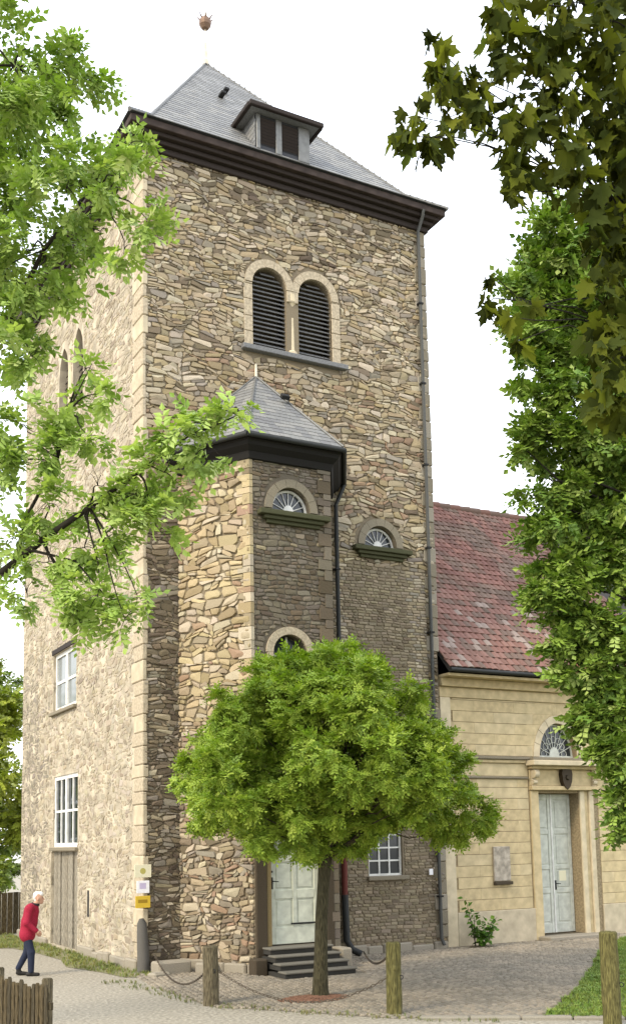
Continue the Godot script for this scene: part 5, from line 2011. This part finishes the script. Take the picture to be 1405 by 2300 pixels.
func build_far_trees():
	var r := RandomNumberGenerator.new()
	r.seed = 75
	var lf := compound_leaf(3, 0.5, 0.36, 0.2, r)
	var spots := [[V(-0.4, 0, -17.0), 9.0, 2.6, "bright yellow green tree behind the fence, left of the tower", Color(0.33, 0.38, 0.05)], [V(-3.6, 0, -15.0), 8.0, 2.4, "green tree farther left behind the wooden fence", Color(0.26, 0.33, 0.045)], [V(1.5, 0, -25.0), 10.0, 3.4, "dark tree rising farthest behind the left edge of the tower", Color(0.2, 0.27, 0.05)]]
	for s in spots:
		var t := thing("garden_tree", s[3], "tree", s[0], 0.0, "trees beyond the fence")
		var tr := MB.new()
		tr.tube([V(0, -0.1, 0), V(0, 0.5, 0), V(0.1, s[1] * 0.4, 0), V(0.1, s[1] * 0.8, 0.1)], [0.2, 0.15, 0.11, 0.03], 9)
		part("trunk", tr, M.bark, t)
		var cl := []
		var br := MB.new()
		for k in 34:
			var a := r.randf() * TAU
			var h := r.randf()
			var rad: float = s[2] * sqrt(maxf(0.05, 1.0 - pow(h * 1.9 - 0.85, 2.0))) * sqrt(r.randf())
			var c := [cos(a) * rad, lerpf(1.4, s[1], h), sin(a) * rad, r.randf_range(0.5, 0.8)]
			cl.append(c)
			limb(br, V(0.05, c[1] * 0.6, 0), V(c[0], c[1], c[2]), 0.04, 0.01, 0.1, r, 5)
		part("branches", br, M.bark_dark, t)
		var col: Color = s[4]
		var g := fill_clumps(cl, 75.0, 0.25, 0.42, [[col, 2.0], [col * 1.35, 1.0], [col * 0.65, 1.0]], 0.5, 0.3, r)
		multi("crown", lf, M.leaf_mid, g[0], g[1], t)

func build_shrub():
	var r := RandomNumberGenerator.new()
	r.seed = 76
	var at := V(8.15, 0, 0.42)
	var t := thing("young_shrub", "young leafy shrub growing at the foot of the cream wall", "shrub", at)
	var lf := leaf_shape([[0, 0, 0], [0.3, 0.25, 0.2], [0.36, 0.5, 0.5], [0.2, 0.8, 0.8], [0, 1.05, 1.05]], 0.25)
	var xf := []
	var cols := []
	var st := MB.new()
	var n := 0
	for e in [V(-0.42, 1.12, 0.05), V(-0.25, 0.8, 0.12), V(0.05, 0.6, 0.15), V(0.3, 0.5, 0.1), V(0.52, 0.68, 0.0), V(-0.1, 0.45, -0.1), V(0.2, 0.4, 0.2), V(-0.05, 0.5, 0.05)]:
		limb(st, V(r.randfn() * 0.05, 0, r.randfn() * 0.05), e, 0.014, 0.004, 0.04, r, 5)
		for k in 26:
			var q: Vector3 = e * r.randf_range(0.25, 1.05)
			var dir := V(r.randfn(), r.randfn() * 0.5 - 0.1, r.randfn())
			var T := Transform3D(leaf_basis(dir, V(r.randfn() * 0.4, 1, r.randfn() * 0.4 + 0.3), r.randf_range(0.09, 0.17)), q + dir.normalized() * r.randf_range(0.0, 0.08))
			xf.append(T)
			cols.append(pick(r, [[Color(0.07, 0.15, 0.02), 2.0], [Color(0.12, 0.21, 0.03), 1.0]]))
	part("stems", st, M.bark_dark, t)
	multi("foliage", lf, M.leaf_mid, xf, cols, t)
	var so := MB.new()
	for k in 12:
		var a := TAU * k / 12
		var b := TAU * (k + 1) / 12
		so.tri(V(0, 0.05, 0), V(cos(b) * 0.5, 0.01, sin(b) * 0.3), V(cos(a) * 0.5, 0.01, sin(a) * 0.3))
	var bed := part("planting_soil", so, M.bark, self)
	bed.position = at
	bed.set_meta("kind", "structure")

# ---------------------------------------------------------------- street furniture
func build_bollards():
	var spec := [
		[V(-0.64, 0, 4.98), 0.93, 0.125, 0.01, "round weather-worn wooden bollard left of the small tree", M.wood_old],
		[V(1.24, 0, 7.45), 1.05, 0.115, -0.012, "mossy wooden bollard right of the small tree's trunk", M.wood_moss],
		[V(3.12, 0, 9.98), 1.26, 0.125, -0.01, "tall mossy wooden bollard at the lawn's corner, far right", M.wood_moss]]
	var k := 0
	for s in spec:
		var t := thing("wooden_bollard", s[4], "bollard", s[0], 0.4 * k, "bollards along the path")
		t.rotation.z = s[3]
		var b := MB.new()
		var h: float = s[1]
		var r: float = s[2]
		var sides := 22
		var groove := []
		for i in sides:
			groove.append(rng.randf_range(0.0, 0.012) + (0.022 if rng.randf() < 0.16 else 0.0))
		var rings := []
		for i in 9:
			var ring := []
			var y := lerpf(-0.1, h - 0.02, i / 8.0)
			for q in sides:
				var a := TAU * q / sides
				var rr: float = r * (1.06 - 0.05 * i / 8.0) - groove[q] * (0.6 + 0.5 * noise_a.get_noise_2d(q * 0.7, y * 2.0 + k * 9.0)) + 0.01 * noise_b.get_noise_2d(y * 3.0 + k * 5.0, cos(a))
				ring.append(V(cos(a) * rr, y, -sin(a) * rr))
			rings.append(ring)
		var cap := []
		for q in sides:
			cap.append(rings[8][q] * V(0.86, 1, 0.86) + V(0, 0.02 + rng.randf_range(-0.006, 0.006), 0))
		rings.append(cap)
		for i in 9:
			for q in sides:
				var q2 := (q + 1) % sides
				b.quad(rings[i][q], rings[i][q2], rings[i + 1][q2], rings[i + 1][q])
		for q in sides:
			b.tri(V(0, h - 0.004, 0), cap[q], cap[(q + 1) % sides])
		part("post", b, s[5], t)
		for y in [0.55, h - 0.22]:
			var e := MB.new()
			var loop := []
			var lr := []
			for i in 9:
				var a := TAU * i / 8
				loop.append(V(0.0, y + sin(a) * 0.03, r + 0.02 + cos(a) * 0.03))
				lr.append(0.007)
			e.tube(loop, lr, 5, false)
			if y < 0.6:
				part("eye_bolt", e, M.iron, t)
		k += 1
	# chains
	chain("rusty chain hanging from the corner post to the first bollard", V(0.02, 0.42, 0.55), V(-0.70, 0.50, 4.86), 0.36)
	chain("rusty chain hanging between the bollards beside the small tree", V(-0.56, 0.55, 5.08), V(1.18, 0.52, 7.34), 0.42)
	chain("rusty chain running from the right bollard back to the tower", V(1.20, 0.82, 7.33), V(4.75, 0.16, 0.75), 0.16)

func chain(label: String, a: Vector3, b: Vector3, sag: float):
	var t := thing("chain", label, "chain", a, 0.0, "chains between the bollards")
	var L := a.distance_to(b)
	var n := int(L / 0.062)
	var link := MB.new()
	var loop := []
	var rad := []
	for i in 11:
		var q := TAU * i / 10
		loop.append(V(cos(q) * 0.04, sin(q) * 0.018, 0))
		rad.append(0.0055)
	link.tube(loop, rad, 5, false)
	var mesh := link.commit()
	for i in n:
		var f := (i + 0.5) / n
		var p := a.lerp(b, f) - V(0, 4.0 * sag * f * (1.0 - f), 0)
		var p2 := a.lerp(b, f + 0.01) - V(0, 4.0 * sag * (f + 0.01) * (0.99 - f), 0)
		p.y = maxf(p.y, 0.045)
		p2.y = maxf(p2.y, 0.045)
		var x := (p2 - p).normalized()
		var z := x.cross(Vector3.UP).normalized()
		var B := Basis(x, z.cross(x), z) * Basis(Vector3(1, 0, 0), PI * 0.5 * (i % 2) + 0.3)
		var o := part("link", mesh, M.chain_rust, t)
		o.transform = Transform3D(B, p - a)

func build_fence():
	# picket fence in the near left corner
	var a := V(-4.14, 0, 8.5)
	var d := V(-0.14, 0, -0.99).normalized()
	var t := thing("picket_fence", "weather-worn brown picket fence in the near left corner", "fence", a)
	var T := Transform3D(Basis(d, Vector3.UP, d.cross(Vector3.UP)), Vector3.ZERO)
	for k in 17:
		var b := MB.new()
		var w := rng.randf_range(0.075, 0.095)
		var h := 0.93 + rng.randf_range(-0.03, 0.035)
		var x := 0.02 + k * 0.128
		b.T = T * Transform3D(Basis(Vector3(0, 0, 1), rng.randf_range(-0.015, 0.015)), V(x, 0, 0))
		b.prism(PackedVector2Array([Vector2(0, 0.03), Vector2(w, 0.03), Vector2(w, h - 0.03), Vector2(w * 0.75, h), Vector2(w * 0.25, h), Vector2(0, h - 0.03)]), -0.062, -0.038)
		part("picket", b, M.wood_fence if k % 3 else M.wood_fence_b, t)
	for y in [0.25, 0.68]:
		var b := MB.new()
		b.T = T
		b.cbox(V(-0.02, y, -0.035), V(2.3, y + 0.09, 0.005), 0.006)
		part("rail", b, M.wood_fence_b, t)
	for x in [0.32, 1.9]:
		var b := MB.new()
		b.T = T
		b.tube([V(x, -0.1, 0.07), V(x, 0.99, 0.07), V(x, 1.01, 0.07)], [0.068, 0.066, 0.05], 12)
		part("post", b, M.wood_old, t)
	# board fence behind the tower, at the left edge
	var g := thing("board_fence", "dark brown board fence at the left edge behind the walker", "fence", V(0.0, 0, -11.5))
	for k in 26:
		var b := MB.new()
		b.cbox(V(0.9 - 0.17 * (k + 1) + 0.006, 0.02, 0), V(0.9 - 0.17 * k - 0.006, 1.25 + rng.randf_range(-0.03, 0.03), 0.03), 0.005)
		part("board", b, M.wood_fence if k % 4 else M.wood_fence_b, g)
	for k in 3:
		var b := MB.new()
		b.cbox(V(0.5 - 1.7 * k, 0, 0.032), V(0.62 - 1.7 * k, 1.36, 0.14), 0.01)
		part("post", b, M.wood_moss, g)

func build_corner_things():
	# three small sign plates fixed one above the other at the corner
	var spec := [[-0.23, 1.90, 0.36, 0.26, M.sign_cream, M.print_ochre, "cream sign plate, topmost of the three on the tower corner"], [-0.18, 1.585, 0.27, 0.25, M.sign_white, M.print_lilac, "white sign plate between the cream and the yellow one"], [-0.21, 1.29, 0.32, 0.24, M.sign_yellow, M.print_brown, "yellow sign plate, lowest of the three on the tower corner"]]
	for s in spec:
		var t := thing("sign_plate", s[6], "sign", V(s[0], s[1], 0.11), 0.0, "sign plates on the tower corner")
		var b := MB.new()
		b.cbox(V(0, 0, 0), V(s[2], s[3], 0.014), 0.004)
		part("plate", b, s[4], t)
		var f := MB.new()
		var w: float = s[2]
		var h: float = s[3]
		if s[4] == M.sign_white:
			f.box(V(w * 0.22, h * 0.35, 0.0142), V(w * 0.72, h * 0.82, 0.0155))
		elif s[4] == M.sign_yellow:
			f.box(V(w * 0.18, h * 0.42, 0.0142), V(w * 0.8, h * 0.7, 0.0155))
		else:
			f.tube([V(w * 0.5, h * 0.5, 0.013), V(w * 0.5, h * 0.5, 0.0155)], [h * 0.24, h * 0.24], 14)
		part("print", f, s[5], t)
		var k := MB.new()
		k.box(V(w * 0.45, h * 0.2, -0.1), V(w * 0.6, h * 0.8, -0.001))
		part("bracket", k, M.iron, t)
	# guard stone
	var gs := thing("guard_stone", "slim dark guard stone standing at the tower corner", "guard stone", V(-0.07, 0, 0.16))
	var m := MB.new()
	m.tube([V(0.0, -0.1, 0.04), V(0.01, 0.25, 0.03), V(-0.01, 0.7, 0.02), V(-0.015, 0.98, 0.0), V(-0.02, 1.08, -0.02)], [0.135, 0.125, 0.115, 0.1, 0.045], 9)
	part("shaft", m, M.guard_stone, gs)
	# loose blocks by the wall
	var blocks := [[V(0.36, 0, 0.62), V(0.36, 0.26, 0.2), 0.1, "long pale stone block lying at the foot of the turret"], [V(0.98, 0, 0.95), V(0.2, 0.22, 0.16), 0.7, "smaller stone block leaning by the turret's left face"], [V(-0.02, 0, 0.95), V(0.2, 0.09, 0.13), 0.3, "flat stone slab on the ground beside the guard stone"]]
	for q in blocks:
		var t := thing("stone_block", q[3], "stone", q[0], q[2])
		var b := MB.new()
		var s: Vector3 = q[1]
		b.cbox(V(-s.x, -0.04, -s.z), V(s.x, s.y, s.z), 0.035)
		part("block", b, M.rock, t)
	# small white plate on the front wall
	var wp := thing("wall_plate", "tiny white plate on the wall right of the paned window", "sign", V(7.0, 1.72, 0.07))
	var pm := MB.new()
	pm.cbox(V(0, 0, 0), V(0.11, 0.14, 0.014), 0.004)
	part("plate", pm, M.sign_white, wp)

# ---------------------------------------------------------------- person
func capsule(p: Vector3, a: Vector3, b: Vector3, ra: float, rb: float) -> float:
	var ab := b - a
	var t := clampf((p - a).dot(ab) / maxf(ab.length_squared(), 1e-9), 0.0, 1.0)
	return p.distance_to(a + ab * t) - lerpf(ra, rb, t)

# surface nets over a smooth union of tapered bones [a, b, ra, rb]
func skin_mesh(bones: Array, cell: float, k: float) -> ArrayMesh:
	var lo := Vector3.INF
	var hi := -Vector3.INF
	for b in bones:
		var m := maxf(b[2], b[3]) + cell * 2.0
		lo = lo.min(b[0] - Vector3.ONE * m).min(b[1] - Vector3.ONE * m)
		hi = hi.max(b[0] + Vector3.ONE * m).max(b[1] + Vector3.ONE * m)
	var nx := int((hi.x - lo.x) / cell) + 2
	var ny := int((hi.y - lo.y) / cell) + 2
	var nz := int((hi.z - lo.z) / cell) + 2
	var f := PackedFloat32Array()
	f.resize(nx * ny * nz)
	f.fill(1.0)
	for b in bones:
		var m := maxf(b[2], b[3]) + k + cell * 2.0
		var l: Vector3 = (b[0].min(b[1]) - Vector3.ONE * m - lo) / cell
		var h: Vector3 = (b[0].max(b[1]) + Vector3.ONE * m - lo) / cell
		for z in range(maxi(0, int(l.z)), mini(nz, int(h.z) + 2)):
			for y in range(maxi(0, int(l.y)), mini(ny, int(h.y) + 2)):
				for x in range(maxi(0, int(l.x)), mini(nx, int(h.x) + 2)):
					var i := (z * ny + y) * nx + x
					var d := capsule(lo + V(x, y, z) * cell, b[0], b[1], b[2], b[3])
					var o := f[i]
					var q := clampf(0.5 + 0.5 * (o - d) / k, 0.0, 1.0)
					f[i] = lerpf(o, d, q) - k * q * (1.0 - q)
	var id := PackedInt32Array()
	id.resize(nx * ny * nz)
	id.fill(-1)
	var vs := PackedVector3Array()
	var off := [0, 1, nx, nx + 1, nx * ny, nx * ny + 1, nx * ny + nx, nx * ny + nx + 1]
	for z in nz - 1:
		for y in ny - 1:
			for x in nx - 1:
				var i := (z * ny + y) * nx + x
				var neg := 0
				for o in off:
					if f[i + o] < 0.0:
						neg += 1
				if neg == 0 or neg == 8:
					continue
				var acc := Vector3.ZERO
				var cnt := 0
				for e in [[0, 1], [2, 3], [4, 5], [6, 7], [0, 2], [1, 3], [4, 6], [5, 7], [0, 4], [1, 5], [2, 6], [3, 7]]:
					var va := f[i + off[e[0]]]
					var vb := f[i + off[e[1]]]
					if (va < 0.0) != (vb < 0.0):
						var t := va / (va - vb)
						var pa := V(e[0] & 1, (e[0] >> 1) & 1, (e[0] >> 2) & 1)
						var pb := V(e[1] & 1, (e[1] >> 1) & 1, (e[1] >> 2) & 1)
						acc += pa.lerp(pb, t)
						cnt += 1
				id[i] = vs.size()
				vs.append(lo + (V(x, y, z) + acc / cnt) * cell)
	var idx := PackedInt32Array()
	var strides := [1, nx, nx * ny]
	for z in range(1, nz - 1):
		for y in range(1, ny - 1):
			for x in range(1, nx - 1):
				var i := (z * ny + y) * nx + x
				for ax in 3:
					var va := f[i]
					var vb := f[i + strides[ax]]
					if (va < 0.0) == (vb < 0.0):
						continue
					var s1: int = strides[(ax + 1) % 3]
					var s2: int = strides[(ax + 2) % 3]
					var q := [id[i], id[i - s1], id[i - s1 - s2], id[i - s2]]
					if q.min() < 0:
						continue
					if va < 0.0:
						idx.append_array(PackedInt32Array([q[0], q[2], q[1], q[0], q[3], q[2]]))
					else:
						idx.append_array(PackedInt32Array([q[0], q[1], q[2], q[0], q[2], q[3]]))
	var st := SurfaceTool.new()
	st.begin(Mesh.PRIMITIVE_TRIANGLES)
	st.set_smooth_group(0)
	for v in vs:
		st.add_vertex(v)
	for i in idx:
		st.add_index(i)
	st.generate_normals()
	return st.commit()

func build_person():
	# local x points where the walker goes
	var t := thing("person", "walker in red jacket and dark jeans passing the pale tower wall", "person", V(-2.12, 0, -0.9), -0.42)
	var neck := V(0.135, 1.40, 0)
	var head := V(0.215, 1.525, 0)
	var hipl := V(0, 0.86, -0.085)
	var hipr := V(0, 0.86, 0.085)
	# skin: head, neck, hands, joined by a slim core so that the body is one figure
	var skin := [[V(0.03, 1.2, 0), neck, 0.05, 0.05], [neck, head + V(-0.01, -0.05, 0), 0.052, 0.055], [head + V(-0.02, 0.045, 0), head + V(0.0, 0.02, 0), 0.082, 0.08], [head + V(0.03, -0.02, 0), head + V(0.05, -0.07, 0), 0.06, 0.042],
		[head + V(0.085, 0.01, 0), head + V(0.105, -0.02, 0), 0.012, 0.016], [head + V(0.0, 0.0, 0.078), head + V(-0.005, -0.03, 0.08), 0.016, 0.012], [head + V(0.0, 0.0, -0.078), head + V(-0.005, -0.03, -0.08), 0.016, 0.012]]
	var sh_l := V(0.07, 1.34, -0.17)
	var sh_r := V(0.07, 1.34, 0.17)
	var el_l := V(-0.02, 1.06, -0.235)
	var el_r := V(0.02, 1.06, 0.235)
	var wr_l := V(0.14, 0.86, -0.21)
	var wr_r := V(0.2, 0.90, 0.2)
	for w in [[el_l, wr_l, -1.0], [el_r, wr_r, 1.0]]:
		var d: Vector3 = (w[1] - w[0]).normalized()
		var s := V(0, 0, w[2])
		var palm: Vector3 = w[1] + d * 0.06
		skin.append([w[0], w[1], 0.03, 0.026])
		skin.append([w[1], palm, 0.028, 0.034])
	var body := part("body", skin_mesh(skin, 0.012, 0.02), M.skin, t)
	for w in [[el_l, wr_l, -1.0], [el_r, wr_r, 1.0]]:
		var d: Vector3 = (w[1] - w[0]).normalized()
		var inward := V(0, 0, -w[2])
		var side := d.cross(inward).normalized()
		var palm: Vector3 = w[1] + d * 0.075
		var fb := []
		for k in 4:
			var o: Vector3 = palm + side * (k - 1.5) * 0.019
			var l: float = [0.062, 0.072, 0.068, 0.052][k]
			var m1 := o + (d + inward * 0.15).normalized() * l * 0.55
			fb.append([o - d * 0.02, m1, 0.0095, 0.0085])
			fb.append([m1, m1 + (d * 0.6 + inward * 0.8).normalized() * l * 0.55, 0.0085, 0.007])
		var th: Vector3 = w[1] + d * 0.03 - side * 0.03
		fb.append([th, th + (d * 0.7 - side * 0.7 + inward * 0.3).normalized() * 0.045, 0.011, 0.0095])
		fb.append([th + (d * 0.7 - side * 0.7 + inward * 0.3).normalized() * 0.045, th + (d * 1.2 - side * 0.5 + inward * 0.6).normalized() * 0.075, 0.0095, 0.008])
		part("hand", skin_mesh(fb, 0.004, 0.006), M.skin, body)
	var mouth := MB.new()
	mouth.tube([head + V(0.094, -0.062, -0.02), head + V(0.098, -0.062, 0), head + V(0.094, -0.062, 0.02)], [0.004, 0.006, 0.004], 5)
	part("mouth", mouth, M.lips, body)
	for s in [-1, 1]:
		var eye := MB.new()
		eye.lathe([[0.0, -0.011], [0.009, -0.006], [0.011, 0], [0.009, 0.006], [0.0, 0.011]], head + V(0.076, 0.012, 0.03 * s), 8)
		part("eye", eye, M.shoe, body)
	var hair := [[head + V(-0.035, 0.065, 0), head + V(0.035, 0.085, 0), 0.08, 0.055], [head + V(-0.06, 0.02, 0), head + V(-0.05, -0.03, 0), 0.06, 0.045]]
	part("hair", skin_mesh(hair, 0.01, 0.02), M.hair, body)
	# jacket
	var jk := [[V(-0.01, 0.84, 0), V(0.03, 1.05, 0), 0.15, 0.155], [V(0.0, 0.80, -0.05), V(0.0, 0.80, 0.05), 0.145, 0.145], [V(0.03, 1.05, 0), V(0.075, 1.27, 0), 0.155, 0.15], [sh_l, sh_r, 0.085, 0.085], [V(0.06, 1.3, 0), neck + V(0, -0.02, 0), 0.12, 0.07],
		[sh_l, el_l, 0.075, 0.062], [el_l, wr_l, 0.062, 0.048], [sh_r, el_r, 0.075, 0.062], [el_r, wr_r, 0.062, 0.048]]
	part("jacket", skin_mesh(jk, 0.017, 0.05), M.jacket, t)
	var sc := MB.new()
	var loop := []
	var lr := []
	for i in 13:
		var a := TAU * i / 12
		loop.append(neck + V(0.01 + cos(a) * 0.066, 0.012 - cos(a) * 0.015, sin(a) * 0.068))
		lr.append(0.026)
	sc.tube(loop, lr, 7, false)
	part("collar", sc, M.scarf, t)
	# trousers: the leading leg straight, the trailing leg bent
	var kl := V(-0.02, 0.47, -0.09)
	var al := V(-0.19, 0.15, -0.09)
	var kr := V(0.09, 0.47, 0.09)
	var ar := V(0.09, 0.10, 0.085)
	var tro := [[V(0, 0.82, -0.04), V(0, 0.82, 0.04), 0.10, 0.10], [V(0, 0.80, -0.075), kl, 0.088, 0.072], [kl, al, 0.072, 0.058], [V(0, 0.80, 0.075), kr, 0.088, 0.074], [kr, ar, 0.074, 0.06]]
	part("trousers", skin_mesh(tro, 0.016, 0.035), M.jeans, t)
	for f in [[al, V(-0.17, 0.055, -0.09), V(-0.02, 0.035, -0.09)], [ar, V(0.06, 0.04, 0.085), V(0.23, 0.033, 0.085)]]:
		var shoe := [[f[0] + V(0, -0.02, 0), f[1], 0.05, 0.045], [f[1] + V(-0.03, 0, 0), f[2], 0.042, 0.036]]
		part("shoe", skin_mesh(shoe, 0.009, 0.02), M.shoe, t)

# ---------------------------------------------------------------- scene
func _ready():
	rng.seed = 4711
	noise_a.seed = 5
	noise_a.frequency = 1.0
	noise_a.noise_type = FastNoiseLite.TYPE_SIMPLEX_SMOOTH
	noise_a.fractal_octaves = 3
	noise_b.seed = 8
	noise_b.frequency = 1.0
	noise_b.noise_type = FastNoiseLite.TYPE_SIMPLEX_SMOOTH
	noise_b.fractal_octaves = 2
	# camera: a gently tilted lens with a rise
	var cam := Camera3D.new()
	cam.name = "camera"
	cam.transform = Transform3D(Basis(V(0.879038, -0.019909, 0.476335), V(-0.040881, 0.9923, 0.116917), V(-0.474995, -0.122248, 0.871456)), CAM_POS)
	cam.projection = Camera3D.PROJECTION_FRUSTUM
	var near := 0.1
	cam.set_frustum(2300.0 / 2428.69 * near, Vector2(0.0, (1587.72 - 1150.0) / 2428.69 * near), near, 400.0)
	add_child(cam)
	cam.current = true
	# overcast sky, veiled sun from the left
	var env := Environment.new()
	env.background_mode = Environment.BG_SKY
	var sm := ProceduralSkyMaterial.new()
	sm.sky_top_color = Color(0.90, 0.93, 0.98)
	sm.sky_horizon_color = Color(1.0, 1.0, 0.99)
	sm.sky_curve = 0.2
	sm.ground_bottom_color = Color(0.45, 0.42, 0.36)
	sm.ground_horizon_color = Color(0.9, 0.9, 0.88)
	sm.sun_angle_max = 1.0
	sm.energy_multiplier = 1.0
	var sky := Sky.new()
	sky.sky_material = sm
	env.sky = sky
	env.tonemap_mode = Environment.TONE_MAPPER_LINEAR
	env.tonemap_exposure = 2.7
	env.sdfgi_enabled = true
	env.ssao_enabled = true
	env.ssil_enabled = true
	var we := WorldEnvironment.new()
	we.environment = env
	add_child(we)
	var sun := DirectionalLight3D.new()
	sun.name = "sun"
	sun.light_energy = 0.46
	sun.light_color = Color(1.0, 0.95, 0.86)
	sun.light_angular_distance = 14.0
	sun.shadow_enabled = true
	add_child(sun)
	sun.look_at_from_position(V(-8.0, 6.2, 2.2), Vector3.ZERO)
	make_materials()
	build_ground()
	build_tower()
	build_turret()
	build_nave()
	build_globe_tree()
	build_mid_tree()
	build_left_tree()
	build_far_trees()
	build_maple()
	build_shrub()
	build_bollards()
	build_fence()
	build_corner_things()
	build_person()
